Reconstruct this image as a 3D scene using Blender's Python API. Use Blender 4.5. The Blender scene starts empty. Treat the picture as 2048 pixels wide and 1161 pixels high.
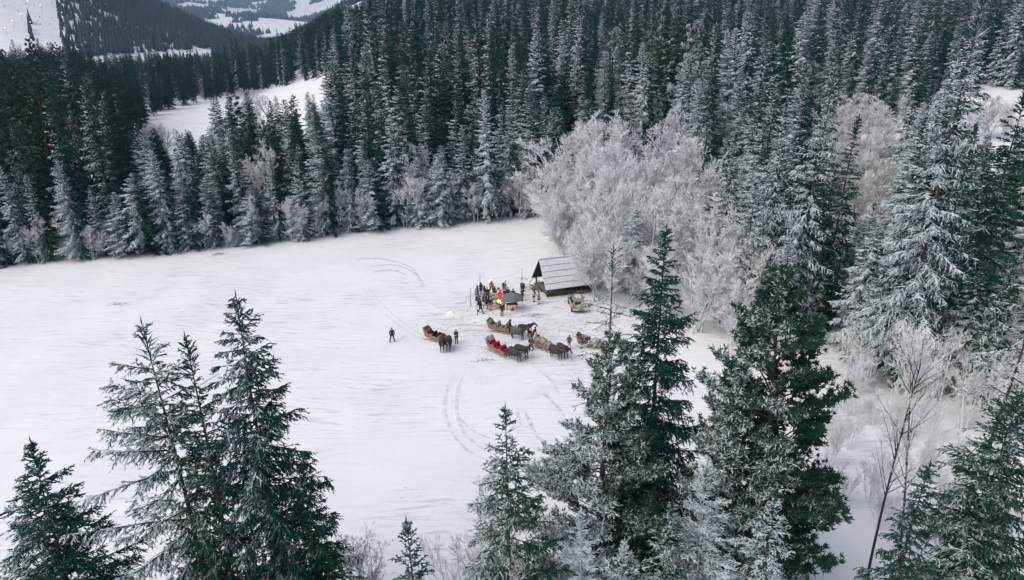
import bpy, bmesh, math, random
import numpy as np
from mathutils import Vector, Matrix

# ---------------------------------------------------------------- camera, sky, sun, exposure
SC = bpy.context.scene
COL = SC.collection
R = math.radians
CAM_H, PITCH, FPX = 34.0, R(21.0), 1400.0
cam_data = bpy.data.cameras.new('camera')
cam = bpy.data.objects.new('camera', cam_data)
COL.objects.link(cam)
cam.location = (0, 0, CAM_H)
cam.rotation_euler = (R(90) - PITCH, 0, 0)
cam_data.sensor_width = 36.0
cam_data.lens = FPX / 2048 * 36.0
cam_data.clip_start, cam_data.clip_end = 0.5, 40000
SC.camera = cam

SUN_EL, SUN_AZ = R(48), R(-125)            # azimuth measured from +Y (view direction) towards +X
world = bpy.data.worlds.new('World'); SC.world = world; world.use_nodes = True
wn = world.node_tree; wn.nodes.clear()
sky = wn.nodes.new('ShaderNodeTexSky'); sky.sky_type = 'NISHITA'; sky.sun_disc = False
sky.sun_elevation = SUN_EL; sky.sun_rotation = SUN_AZ
sky.air_density = 1.0; sky.dust_density = 3.0; sky.ozone_density = 1.0
hs = wn.nodes.new('ShaderNodeHueSaturation'); hs.inputs['Saturation'].default_value = 0.62
bg = wn.nodes.new('ShaderNodeBackground'); bg.inputs['Strength'].default_value = 0.15
wo = wn.nodes.new('ShaderNodeOutputWorld')
wn.links.new(sky.outputs[0], hs.inputs['Color']); wn.links.new(hs.outputs[0], bg.inputs['Color'])
wn.links.new(bg.outputs[0], wo.inputs['Surface'])

sl = bpy.data.lights.new('overcast_sun', 'SUN'); sl.energy = 1.35; sl.angle = R(55); sl.color = (1.0, 0.91, 0.85)
so = bpy.data.objects.new('overcast_sun', sl); COL.objects.link(so)
sdir = Vector((math.sin(SUN_AZ) * math.cos(SUN_EL), math.cos(SUN_AZ) * math.cos(SUN_EL), math.sin(SUN_EL)))
so.rotation_euler = sdir.to_track_quat('Z', 'Y').to_euler(); so.location = (0, 0, 300)

SC.view_settings.view_transform = 'Standard'; SC.view_settings.look = 'None'
SC.view_settings.exposure = 0.32; SC.view_settings.gamma = 1.0
SC.render.engine = 'CYCLES'
SC.cycles.max_bounces = 6; SC.cycles.diffuse_bounces = 4; SC.cycles.glossy_bounces = 2
SC.cycles.transparent_max_bounces = 4; SC.cycles.volume_bounces = 0
SC.cycles.use_denoising = True
random.seed(7)
RNG = np.random.default_rng(11)

# ---------------------------------------------------------------- tags
def tag(o, label=None, cat=None, group=None, kind=None):
    if label: o['label'] = label
    if cat: o['category'] = cat
    if group: o['group'] = group
    if kind: o['kind'] = kind
    return o
def link(name, me, parent=None):
    o = bpy.data.objects.new(name, me); COL.objects.link(o)
    if parent is not None: o.parent = parent
    return o
def empty(name, loc=(0, 0, 0), rz=0.0):
    o = bpy.data.objects.new(name, None); COL.objects.link(o)
    o.location = loc; o.rotation_euler = (0, 0, rz); o.empty_display_size = 0.3
    return o

# ---------------------------------------------------------------- node materials
def new_mat(name):
    m = bpy.data.materials.new(name); m.use_nodes = True
    nt = m.node_tree; nt.nodes.clear()
    out = nt.nodes.new('ShaderNodeOutputMaterial'); bs = nt.nodes.new('ShaderNodeBsdfPrincipled')
    nt.links.new(bs.outputs[0], out.inputs['Surface'])
    return m, nt, bs
def nd(nt, typ, **kw):
    n = nt.nodes.new(typ)
    for k, v in kw.items(): setattr(n, k, v)
    return n
def mth(nt, op, a, b=None, c=None, clamp=False):
    n = nt.nodes.new('ShaderNodeMath'); n.operation = op; n.use_clamp = clamp
    for i, v in enumerate((a, b, c)):
        if v is None: continue
        if isinstance(v, (int, float)): n.inputs[i].default_value = v
        else: nt.links.new(v, n.inputs[i])
    return n.outputs[0]
def mixc(nt, f, a, b):
    n = nt.nodes.new('ShaderNodeMix'); n.data_type = 'RGBA'
    for i, v in ((0, f), (6, a), (7, b)):
        if isinstance(v, (int, float)): n.inputs[i].default_value = v
        elif isinstance(v, tuple): n.inputs[i].default_value = (*v[:3], 1)
        else: nt.links.new(v, n.inputs[i])
    return n.outputs[2]
def smooth(nt, v, lo, hi):
    n = nt.nodes.new('ShaderNodeMapRange'); n.interpolation_type = 'SMOOTHSTEP'
    nt.links.new(v, n.inputs[0]); n.inputs[1].default_value = lo; n.inputs[2].default_value = hi
    return n.outputs[0]
def noise(nt, vec, scale, detail=3, rough=0.55, dist=0.0):
    n = nt.nodes.new('ShaderNodeTexNoise'); n.inputs['Scale'].default_value = scale
    n.inputs['Detail'].default_value = detail; n.inputs['Roughness'].default_value = rough
    n.inputs['Distortion'].default_value = dist
    if vec is not None: nt.links.new(vec, n.inputs['Vector'])
    return n.outputs['Fac']

FROST = (0.55, 0.615, 0.64)
def frost_mat(name, dark, dark2, frost=FROST, upw=0.75, windw=0.33, bias=0.0, width=2.6, nscale=1.6, soft=0.42, mx=0.92):
    """needles or bark, rime on the windward (left) and upper side; object colour R = how much rime"""
    m, nt, bs = new_mat(name)
    geo = nd(nt, 'ShaderNodeNewGeometry'); oi = nd(nt, 'ShaderNodeObjectInfo')
    sub = nd(nt, 'ShaderNodeVectorMath', operation='SUBTRACT')
    nt.links.new(geo.outputs['Position'], sub.inputs[0]); nt.links.new(oi.outputs['Location'], sub.inputs[1])
    dot = nd(nt, 'ShaderNodeVectorMath', operation='DOT_PRODUCT'); nt.links.new(sub.outputs[0], dot.inputs[0])
    dot.inputs[1].default_value = (-0.95 / width, -0.25 / width, 0)
    wind = mth(nt, 'MAXIMUM', mth(nt, 'MINIMUM', dot.outputs['Value'], 1.0), -1.0)
    dn = nd(nt, 'ShaderNodeVectorMath', operation='DOT_PRODUCT'); nt.links.new(geo.outputs['Normal'], dn.inputs[0])
    dn.inputs[1].default_value = (-0.45, -0.15, 0.88)
    n1 = noise(nt, geo.outputs['Position'], nscale, 4, 0.65)
    sepc = nd(nt, 'ShaderNodeSeparateColor'); nt.links.new(oi.outputs['Color'], sepc.inputs[0])
    v = mth(nt, 'MULTIPLY', dn.outputs['Value'], upw)
    v = mth(nt, 'MULTIPLY_ADD', wind, windw, v)
    v = mth(nt, 'MULTIPLY_ADD', mth(nt, 'SUBTRACT', n1, 0.5), 1.5, v)
    at = nd(nt, 'ShaderNodeAttribute', attribute_type='INSTANCER', attribute_name='frost')
    v = mth(nt, 'ADD', v, mth(nt, 'MULTIPLY_ADD', mth(nt, 'ADD', sepc.outputs[0], at.outputs['Fac']), 1.8, -0.9 + bias))
    f = mth(nt, 'MULTIPLY', smooth(nt, v, -0.1, -0.1 + soft), mx)
    hue = mth(nt, 'MULTIPLY_ADD', noise(nt, geo.outputs['Position'], 0.35, 2), 0.9, mth(nt, 'MULTIPLY_ADD', oi.outputs['Random'], 0.7, -0.4), clamp=True)
    base = mixc(nt, hue, dark, dark2)
    nt.links.new(mixc(nt, f, base, frost), bs.inputs['Base Color'])
    bs.inputs['Roughness'].default_value = 0.85; bs.inputs['Specular IOR Level'].default_value = 0.15
    return m
M_NEEDLE = frost_mat('spruce_needles', (0.004, 0.050, 0.044), (0.026, 0.068, 0.034), bias=-0.22)
M_NEEDLE_MID = frost_mat('forest_needles', (0.004, 0.048, 0.043), (0.024, 0.062, 0.034), upw=0.5, windw=0.62, width=1.7, bias=-0.16, nscale=0.9, soft=0.5)
M_PINE = frost_mat('pine_needles', (0.009, 0.050, 0.038), (0.040, 0.070, 0.034), nscale=1.2, bias=-0.2)
M_BARK = frost_mat('bark', (0.040, 0.034, 0.030), (0.075, 0.060, 0.050), upw=0.5, windw=0.2, bias=-0.35)
M_TWIG = frost_mat('hoar_twigs', (0.10, 0.096, 0.095), (0.27, 0.26, 0.26), frost=(0.80, 0.80, 0.81), upw=0.75, windw=0.25, bias=0.55, width=4, soft=0.9)
M_TWIGDARK = frost_mat('dark_twigs', (0.035, 0.035, 0.033), (0.08, 0.065, 0.055), upw=0.7, windw=0.35, bias=-0.1)

# ---------------------------------------------------------------- terrain
def sst(x, a, b):
    t = np.clip((x - a) / (b - a), 0, 1); return t * t * (3 - 2 * t)
def crest(xp):      # ski hill crest height over the image column of its azimuth
    return np.interp(xp, [-900, 0, 200, 300, 380, 470, 560], [260, 220, 130, 66, 33, -2, -30])
def gz(x, y):
    x = np.asarray(x, float); y = np.asarray(y, float)
    d = np.hypot(x, y); az = np.arctan2(x, np.maximum(y, 1e-6)); az = np.where(y <= 0, np.sign(x) * 1.5, az)
    xp = 1024 + FPX * np.tan(np.clip(az, -1.2, 1.2)) / math.cos(PITCH)
    u = 0.25 * np.sin(x * 0.05 + 1.3) * np.sin(y * 0.041) + 0.12 * np.sin(x * 0.13 + y * 0.09)
    z = u * sst(np.hypot(x - 4, y - 78), 28, 62)
    left = 1 - sst(xp, 480, 760)
    z = z + (1 - left) * np.interp(d, [0, 150, 500, 900, 1600], [0, 0, 36, 60, 60])
    z = z - left * 30 * sst(d, 300, 900)
    hl = 1 - sst(xp, 540, 640)
    z = z + hl * sst(d, 880, 1560) * (1 - sst(d, 1650, 2300)) * (crest(xp) + 30)
    und = 45 * np.sin(x * 0.0021 + 0.7) * np.sin(y * 0.0017 + 0.4) + 28 * np.sin(x * 0.0043 + y * 0.0023)
    zf = np.interp(d, [0, 1700, 2600, 4000, 7000, 14000], [0, -35, -8, 62, 280, 700]) + und * sst(d, 2200, 4200)
    m = sst(d, 1650, 2400)
    return z * (1 - m) + zf * m
def ray(px, py):
    return np.array([(px - 1024) / FPX, math.cos(PITCH) + (580.5 - py) / FPX * math.sin(PITCH),
                     -math.sin(PITCH) + (580.5 - py) / FPX * math.cos(PITCH)])
def ground_at(px, py, h=0.0):
    """point where the pixel's ray meets the ground (or h above it)"""
    v = ray(px, py); t = 3.0; step = 1.0
    for _ in range(4000):
        p = v * t
        if CAM_H + p[2] - h <= gz(p[0], p[1]): break
        t += step; step = max(0.5, t * 0.01)
    lo, hi = t - step * 1.5, t
    for _ in range(30):
        m = (lo + hi) / 2; p = v * m
        if CAM_H + p[2] - h <= gz(p[0], p[1]): hi = m
        else: lo = m
    p = v * hi
    return np.array([p[0], p[1], float(gz(p[0], p[1]))])
def project(P):
    P = np.atleast_2d(np.asarray(P, float)); q = P - np.array([0, 0, CAM_H])
    dz = q[:, 1] * math.cos(PITCH) - q[:, 2] * math.sin(PITCH)
    up = q[:, 1] * math.sin(PITCH) + q[:, 2] * math.cos(PITCH)
    return 1024 + FPX * q[:, 0] / dz, 580.5 - FPX * up / dz, dz
def z_for_row(x, y, row):
    """height at (x, y) that projects on an image row"""
    k = (580.5 - row) / FPX
    # k*(y c - q s) = y s + q c
    c, s = math.cos(PITCH), math.sin(PITCH)
    return CAM_H + y * (k * c - s) / (c + k * s)

def mesh_np(name, V, F, mats, smooth_f=False, midx=None):
    me = bpy.data.meshes.new(name); V = np.asarray(V, np.float32); F = np.asarray(F, np.int32)
    k = F.shape[1]; n = len(F)
    me.vertices.add(len(V)); me.vertices.foreach_set('co', V.ravel())
    me.loops.add(n * k); me.loops.foreach_set('vertex_index', F.ravel())
    me.polygons.add(n); me.polygons.foreach_set('loop_start', np.arange(0, n * k, k, dtype=np.int32))
    if midx is not None: me.polygons.foreach_set('material_index', np.asarray(midx, np.int32))
    me.update(calc_edges=True)
    me.polygons.foreach_set('use_smooth', np.full(n, smooth_f))
    for m in (mats if isinstance(mats, (list, tuple)) else [mats]): me.materials.append(m)
    return me

# snow ground: one polar sheet that reaches past the horizon
def snow_material():
    m, nt, bs = new_mat('snow')
    geo = nd(nt, 'ShaderNodeNewGeometry'); pos = geo.outputs['Position']
    mp = nd(nt, 'ShaderNodeMapping'); mp.inputs['Scale'].default_value = (0.16, 1.5, 1); mp.inputs['Rotation'].default_value = (0, 0, R(-7))
    warp = nd(nt, 'ShaderNodeTexNoise'); warp.inputs['Scale'].default_value = 0.05; nt.links.new(pos, warp.inputs['Vector'])
    wv = nd(nt, 'ShaderNodeVectorMath', operation='MULTIPLY_ADD'); nt.links.new(warp.outputs['Color'], wv.inputs[0])
    wv.inputs[1].default_value = (6, 6, 0); nt.links.new(pos, wv.inputs[2])
    nt.links.new(wv.outputs[0], mp.inputs['Vector'])
    streak = noise(nt, mp.outputs[0], 1.6, 6, 0.72)
    broad = noise(nt, pos, 0.045, 3, 0.6)
    fine = noise(nt, pos, 2.6, 4, 0.7)
    s1 = mth(nt, 'MULTIPLY', smooth(nt, streak, 0.50, 0.66), smooth(nt, broad, 0.36, 0.60))
    s2 = mth(nt, 'MULTIPLY', smooth(nt, fine, 0.66, 0.74), smooth(nt, streak, 0.5, 0.62))
    dirt = mth(nt, 'ADD', mth(nt, 'MULTIPLY', s1, 0.48), mth(nt, 'MULTIPLY', s2, 0.9), clamp=True)
    dv = nd(nt, 'ShaderNodeVectorMath', operation='DISTANCE'); nt.links.new(pos, dv.inputs[0]); dv.inputs[1].default_value = (5, 79, 0)
    wob = mth(nt, 'MULTIPLY_ADD', noise(nt, pos, 0.10, 3, 0.6), 26.0, dv.outputs['Value'])
    camp = smooth(nt, mth(nt, 'MULTIPLY', wob, -1.0), -36.0, -17.0)
    prints = mth(nt, 'MULTIPLY', smooth(nt, noise(nt, pos, 1.9, 5, 0.75), 0.50, 0.66), camp)
    tramp = mth(nt, 'MULTIPLY', smooth(nt, noise(nt, pos, 0.35, 5, 0.7, 1.0), 0.45, 0.70), camp)
    dirt = mth(nt, 'ADD', dirt, mth(nt, 'ADD', mth(nt, 'MULTIPLY', prints, 0.30), mth(nt, 'MULTIPLY', tramp, 0.26)), clamp=True)
    tone = mixc(nt, smooth(nt, noise(nt, pos, 0.12, 4, 0.6), 0.3, 0.7), (0.755, 0.76, 0.772), (0.82, 0.82, 0.825))
    nt.links.new(mixc(nt, dirt, tone, (0.28, 0.255, 0.235)), bs.inputs['Base Color'])
    bs.inputs['Roughness'].default_value = 0.7; bs.inputs['Specular IOR Level'].default_value = 0.2
    bh = mth(nt, 'ADD', mth(nt, 'MULTIPLY', streak, 0.6), mth(nt, 'MULTIPLY', noise(nt, pos, 1.1, 5, 0.65), 0.6))
    bh = mth(nt, 'SUBTRACT', bh, mth(nt, 'MULTIPLY', prints, 1.2))
    bp = nd(nt, 'ShaderNodeBump'); bp.inputs['Strength'].default_value = 0.5; bp.inputs['Distance'].default_value = 0.12
    nt.links.new(bh, bp.inputs['Height']); nt.links.new(bp.outputs[0], bs.inputs['Normal'])
    return m
M_SNOW = snow_material()
def build_ground():
    az = np.concatenate([np.linspace(-math.pi, R(-56), 40)[:-1], np.linspace(R(-56), R(56), 240), np.linspace(R(56), math.pi, 40)[1:]])[:-1]
    rr = np.concatenate([[2.0], np.geomspace(6, 14000, 220)])
    A, D = np.meshgrid(az, rr); X = np.sin(A) * D; Y = np.cos(A) * D; Z = gz(X, Y)
    V = np.stack([X, Y, Z], -1).reshape(-1, 3); na = len(az)
    i = np.arange(len(rr) - 1)[:, None]; j = np.arange(na)[None, :]; j2 = (j + 1) % na
    F = np.stack([i * na + j, i * na + j2, (i + 1) * na + j2, (i + 1) * na + j], -1).reshape(-1, 4)[:, ::-1]
    o = link('snow_ground', mesh_np('snow_ground', V, F, M_SNOW, True)); tag(o, kind='structure')
    return o
build_ground()

# ---------------------------------------------------------------- foliage geometry (numpy)
def norm(a): return a / np.maximum(np.linalg.norm(a, axis=-1, keepdims=True), 1e-9)
def frame(D, rng):
    ref = np.where(np.abs(D[:, 2:3]) < 0.9, np.array([[0, 0, 1.0]]), np.array([[1.0, 0, 0]]))
    U = norm(np.cross(D, ref)); W = np.cross(D, U)
    a = rng.uniform(0, 6.283, len(D))[:, None]
    return U * np.cos(a) + W * np.sin(a), W * np.cos(a) - U * np.sin(a)
def spindles(B, T, r, rng, mid=0.4, sides=3, pointy=True):
    """needle-clad shoots: closed double pyramids from B to T"""
    B = np.asarray(B); T = np.asarray(T); n = len(B); D = norm(T - B); U, W = frame(D, rng)
    r = np.broadcast_to(np.asarray(r, float), (n,))[:, None]; C = B + (T - B) * mid
    ring = [C + r * (U * math.cos(2 * math.pi * k / sides) + W * math.sin(2 * math.pi * k / sides)) for k in range(sides)]
    V = np.stack([B] + ring + [T], 1).reshape(-1, 3); q = sides + 2
    f = []
    for k in range(sides):
        a, b = 1 + k, 1 + (k + 1) % sides
        f += [(0, b, a), (sides + 1, a, b)]
    F = (np.array(f)[None] + (np.arange(n) * q)[:, None, None]).reshape(-1, 3)
    return V, F
def shoots(B, T, r, rng, sides=3):
    """the same, cheaper: a tapering three-sided shoot"""
    B = np.asarray(B); T = np.asarray(T); n = len(B); D = norm(T - B); U, W = frame(D, rng)
    r = np.broadcast_to(np.asarray(r, float), (n,))[:, None]; C = B + (T - B) * 0.08
    V = np.stack([C + r * (U * math.cos(2 * math.pi * k / sides) + W * math.sin(2 * math.pi * k / sides)) for k in range(sides)] + [T], 1).reshape(-1, 3)
    f = np.array([(k, (k + 1) % sides, sides) for k in range(sides)])
    return V, (f[None] + (np.arange(n) * (sides + 1))[:, None, None]).reshape(-1, 3)
def tubes(P, Rr, sides, rng):
    """P (N,K,3) polylines with radii (N,K): open tapering tubes, triangles"""
    N, K, _ = P.shape; D = norm(np.gradient(P, axis=1)); U0, _w = frame(D[:, 0], rng)
    U = norm(U0[:, None] - D * np.sum(U0[:, None] * D, -1, keepdims=True)); W = np.cross(D, U)
    a = np.arange(sides) * 2 * math.pi / sides
    V = P[:, :, None] + Rr[:, :, None, None] * (U[:, :, None] * np.cos(a)[None, None, :, None] + W[:, :, None] * np.sin(a)[None, None, :, None])
    V = V.reshape(-1, 3)
    k, s = np.meshgrid(np.arange(K - 1), np.arange(sides), indexing='ij'); s2 = (s + 1) % sides
    q = np.stack([k * sides + s, k * sides + s2, (k + 1) * sides + s2, (k + 1) * sides + s], -1).reshape(-1, 4)
    t = np.concatenate([q[:, [0, 1, 2]], q[:, [0, 2, 3]]])
    F = (t[None] + (np.arange(N) * K * sides)[:, None, None]).reshape(-1, 3)
    return V, F
def join(parts):
    V = []; F = []; o = 0
    for v, f in parts:
        V.append(v); F.append(f + o); o += len(v)
    return np.concatenate(V), np.concatenate(F)
def trunk_mesh(name, H, r0, rng, lean=(0, 0), wob=0.15, K=9, sides=7, mat=None, extra=None):
    s = np.linspace(0, 1, K); P = np.zeros((1, K, 3)); P[0, :, 2] = s * H - 0.25 * (s == 0)
    ph = rng.uniform(0, 6, 2)
    P[0, :, 0] = lean[0] * s ** 1.3 + wob * np.sin(3 * s + ph[0]) * s; P[0, :, 1] = lean[1] * s ** 1.3 + wob * np.sin(3.4 * s + ph[1]) * s
    Rr = (r0 * (1 - s) ** 1.05 + 0.01)[None]; Rr[0, 0] *= 1.25
    parts = [tubes(P, Rr, sides, rng)]
    if extra: parts += extra
    return P[0], parts
def along(P, h):
    """trunk axis at heights h"""
    return np.stack([np.interp(h, P[:, 2], P[:, 0]), np.interp(h, P[:, 2], P[:, 1]), h], -1)

def spruce(seed, H, Rc, z0=0.06, nb=110, tw=15, twr=0.075, twl=0.55, hang=0.55, detail=0, lean=(0, 0), asym=0.0,
           droop=0.35, irr=0.25, prof=0.75, topup=55, gaps=0.0, mat_n=None, mat_b=None):
    """returns (trunk mesh, crown mesh). detail 0: sprays; 1: forked shoots (close trees)"""
    rng = np.random.default_rng(seed)
    axis, tparts = trunk_mesh('t', H, 0.0085 * H + 0.02, rng, lean)
    t = (np.arange(nb) + rng.uniform(0, 1, nb)) / nb; t = np.clip(t ** 1.0, 0.008, 1)
    if gaps > 0: t = t[(np.sin(t * 31 + seed) + np.sin(t * 17)) * 0.5 < 1 - gaps * rng.uniform(0, 1.3, len(t))]
    n = len(t); zh = H - (H * (1 - z0)) * t
    pr = t ** prof * np.where(t > 0.86, 1 - (t - 0.86) * 2.0, 1)
    L = Rc * pr * (1 + rng.normal(0, irr, n)).clip(0.45, 1.5) + 0.12
    az = np.arange(n) * 2.39996 + rng.normal(0, 0.35, n)
    L = L * (1 + asym * np.cos(az - 2.9))
    e0 = np.radians(topup - (topup + 14) * t ** 0.55 + rng.normal(0, 7, n))
    rad = np.stack([np.cos(az), np.sin(az), 0 * az], -1)
    O = along(axis, zh)
    K = 6; s = np.linspace(0, 1, K)
    dr = droop * (0.25 + 0.75 * t) * rng.uniform(0.6, 1.4, n)
    P = O[:, None] + rad[:, None] * (L[:, None] * s * np.cos(e0)[:, None])[..., None]
    P[:, :, 2] += L[:, None] * (np.sin(e0)[:, None] * s - dr[:, None] * s ** 1.7 + 0.16 * (s ** 4) * t[:, None])
    bend = rng.normal(0, 0.10, n)[:, None] * (s ** 2) * L[:, None]
    lat = np.stack([-np.sin(az), np.cos(az), 0 * az], -1); P += lat[:, None] * bend[..., None]
    tparts_b = tubes(P[:, ::(1 if detail else 1)], (0.010 + 0.011 * L)[:, None] * (1 - 0.85 * s)[None], 3, rng)
    # shoots along the branch
    m = np.maximum(7, (tw * np.sqrt(L * np.clip(L, 0.4, 9)) / 1.6)).astype(int)
    bi = np.repeat(np.arange(n), m); N = len(bi)
    u = rng.uniform(0.0, 1, N) ** 0.85
    def at(b, uu):
        f = uu * (K - 1); i = np.minimum(f.astype(int), K - 2); w = (f - i)[:, None]
        return P[b, i] * (1 - w) + P[b, i + 1] * w, norm(P[b, i + 1] - P[b, i])
    Q, T = at(bi, u)
    side = np.where(rng.uniform(0, 1, N) < 0.5, -1.0, 1.0)[:, None]
    LL = L[bi]
    tl = twl * (0.35 + 0.65 * np.sin(np.pi * (0.15 + 0.75 * u))) * np.clip(LL / 1.8, 0.35, 1.25) * rng.uniform(0.6, 1.35, N)
    hg = hang * rng.uniform(0.1, 1.6, N) * np.clip(0.25 + t[bi], 0, 1)
    D = norm(lat[bi] * side * rng.uniform(0.35, 0.9, N)[:, None] + T * rng.uniform(0.35, 0.9, N)[:, None] + np.array([0, 0, -1.0]) * hg[:, None] + rng.normal(0, 0.12, (N, 3)))
    E = Q + D * tl[:, None]
    cp = []
    if not detail:
        cp.append(shoots(Q, E, twr * (0.6 + 0.5 * np.clip(LL / 2, 0, 1.2)) * rng.uniform(0.7, 1.3, N), rng))
        tip = P[:, -1]; td = norm(P[:, -1] - P[:, -2])
        cp.append(spindles(tip - td * 0.15, tip + td * 0.25, twr * 0.8, rng))
        lead = along(axis, np.array([H * 0.985])); cp.append(spindles(lead, lead + [[0, 0, 0.55 + 0.01 * H]], twr * 0.6, rng))
    else:
        cp.append(shoots(Q, E, twr, rng))
        c = detail; bi2 = np.repeat(np.arange(N), c); M = len(bi2); w = rng.uniform(0.1, 1.0, M)[:, None]
        B2 = Q[bi2] * (1 - w) + E[bi2] * w
        sd = np.cross(D[bi2], rng.normal(0, 1, (M, 3))); sd = norm(sd); sd[:, 2] *= 0.6
        D2 = norm(D[bi2] * 0.8 + sd * 0.75 + np.array([0, 0, -0.25]) * hang)
        l2 = tl[bi2] * rng.uniform(0.25, 0.55, M) * (1.1 - 0.5 * w[:, 0])
        cp.append(shoots(B2, B2 + D2 * l2[:, None], twr * 1.0, rng))
        # needles clothing the branch axis itself
        for k in range(K - 1):
            if k == 0: continue
            cp.append(spindles(P[:, k] - 0.1 * (P[:, k + 1] - P[:, k]), P[:, k + 1] + 0.12 * (P[:, k + 1] - P[:, k]), twr * 1.3, rng))
        lead = along(axis, np.linspace(H * 0.93, H, 5)); cp.append(spindles(lead, lead + [[0, 0, 0.5]], twr * 1.2, rng))
        j = rng.uniform(0.92, 1, 40) * H; q = along(axis, j); dd = norm(np.stack([rng.normal(0, 1, 40), rng.normal(0, 1, 40), rng.uniform(0.7, 1.5, 40)], -1))
        cp.append(spindles(q, q + dd * ((H * 1.02 - j) * 0.35 + 0.12)[:, None], twr, rng))
    Vt, Ft = join(tparts); Vb, Fb = tparts_b
    tm = mesh_np('trunk', *join([(Vt, Ft), (Vb, Fb)]), mat_b or M_BARK, True)
    cm = mesh_np('crown', *join(cp), mat_n or M_NEEDLE, False)
    return tm, cm

def deciduous(seed, H, W, stems=3, n1=13, n2=9, n3=7, n4=4, r=(0.05, 0.03, 0.022, 0.016), up=0.8, z1=0.12, mat=None, matt=None, spread=0.5, thick=0.012, round_=0.0):
    """bare tree: branching generations of twigs, fan-shaped"""
    rng = np.random.default_rng(seed)
    K = 6; s = np.linspace(0, 1, K)
    az = rng.uniform(0, 6.28, stems); tilt = rng.uniform(0.02, spread, stems) * (1 if stems > 1 else 0.25)
    d = norm(np.stack([np.cos(az) * tilt, np.sin(az) * tilt, np.ones(stems)], -1))
    Ls = H * rng.uniform(0.72, 0.98, stems); Ls[0] = H * 0.97
    def poly(O, D, L, curve, rng):
        c = rng.normal(0, 1, D.shape) * curve; c[:, 2] = np.abs(c[:, 2])
        Pp = O[:, None] + D[:, None] * (L[:, None] * s)[..., None] + c[:, None] * (L[:, None] * s ** 2)[..., None]
        return Pp
    P = poly(rng.normal(0, 0.12 * W, (stems, 3)) * [1, 1, 0] + [0, 0, -0.2], d, Ls, 0.06, rng)
    tp = [tubes(P, (thick * H) * (1 - 0.8 * s)[None] * np.ones((stems, 1)), 5, rng)]; cpn = []
    Lp = Ls; gen = 1
    for nchild, lf, ang, rad in ((n1, 0.42, 0.75, r[0]), (n2, 0.42, 0.8, r[1]), (n3, 0.42, 0.9, r[2]), (n4, 0.5, 0.9, r[3])):
        if nchild == 0: break
        N0 = len(P); pi = np.repeat(np.arange(N0), nchild); N = len(pi)
        u = rng.uniform(z1 if gen == 1 else 0.15, 1, N) ** 0.85
        f = u * (K - 1); i = np.minimum(f.astype(int), K - 2); w = (f - i)[:, None]
        O = P[pi, i] * (1 - w) + P[pi, i + 1] * w; T = norm(P[pi, i + 1] - P[pi, i])
        sd = norm(np.cross(T, rng.normal(0, 1, (N, 3))))
        a = ang * rng.uniform(0.6, 1.2, N)[:, None]
        D = norm(T * np.cos(a) + sd * np.sin(a) + np.array([0, 0, 0.28 * up]))
        L = Lp[pi] * lf * (1.15 - 0.75 * u * (1 if gen == 1 else 0.6)) * rng.uniform(0.6, 1.25, N)
        if gen == 1:
            L = np.minimum(L, W * 1.1)
            if round_: L = W * (0.35 + 0.75 * np.sin(np.pi * (0.12 + 0.80 * u))) * rng.uniform(0.6, 1.2, N)
        P = poly(O, D, L, 0.10, rng); Lp = L
        if gen == 1: tp.append(tubes(P, (rad * (0.5 + L / 4))[:, None] * (1 - 0.8 * s)[None], 4, rng))
        elif gen == 2: cpn.append(tubes(P[:, ::(1 if N < 400 else 2)][:, :4] if N < 400 else P[:, [0, 3, 5]], rad * (1 - 0.7 * (s[:4] if N < 400 else s[[0, 3, 5]]))[None] * np.ones((N, 1)), 3, rng))
        else:
            cpn.append(shoots(P[:, 0], P[:, 5], rad * 1.15, rng))
        gen += 1
    return mesh_np('trunk', *join(tp), matt or M_TWIG, True), mesh_np('crown', *join(cpn), mat or M_TWIG, False)

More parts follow.
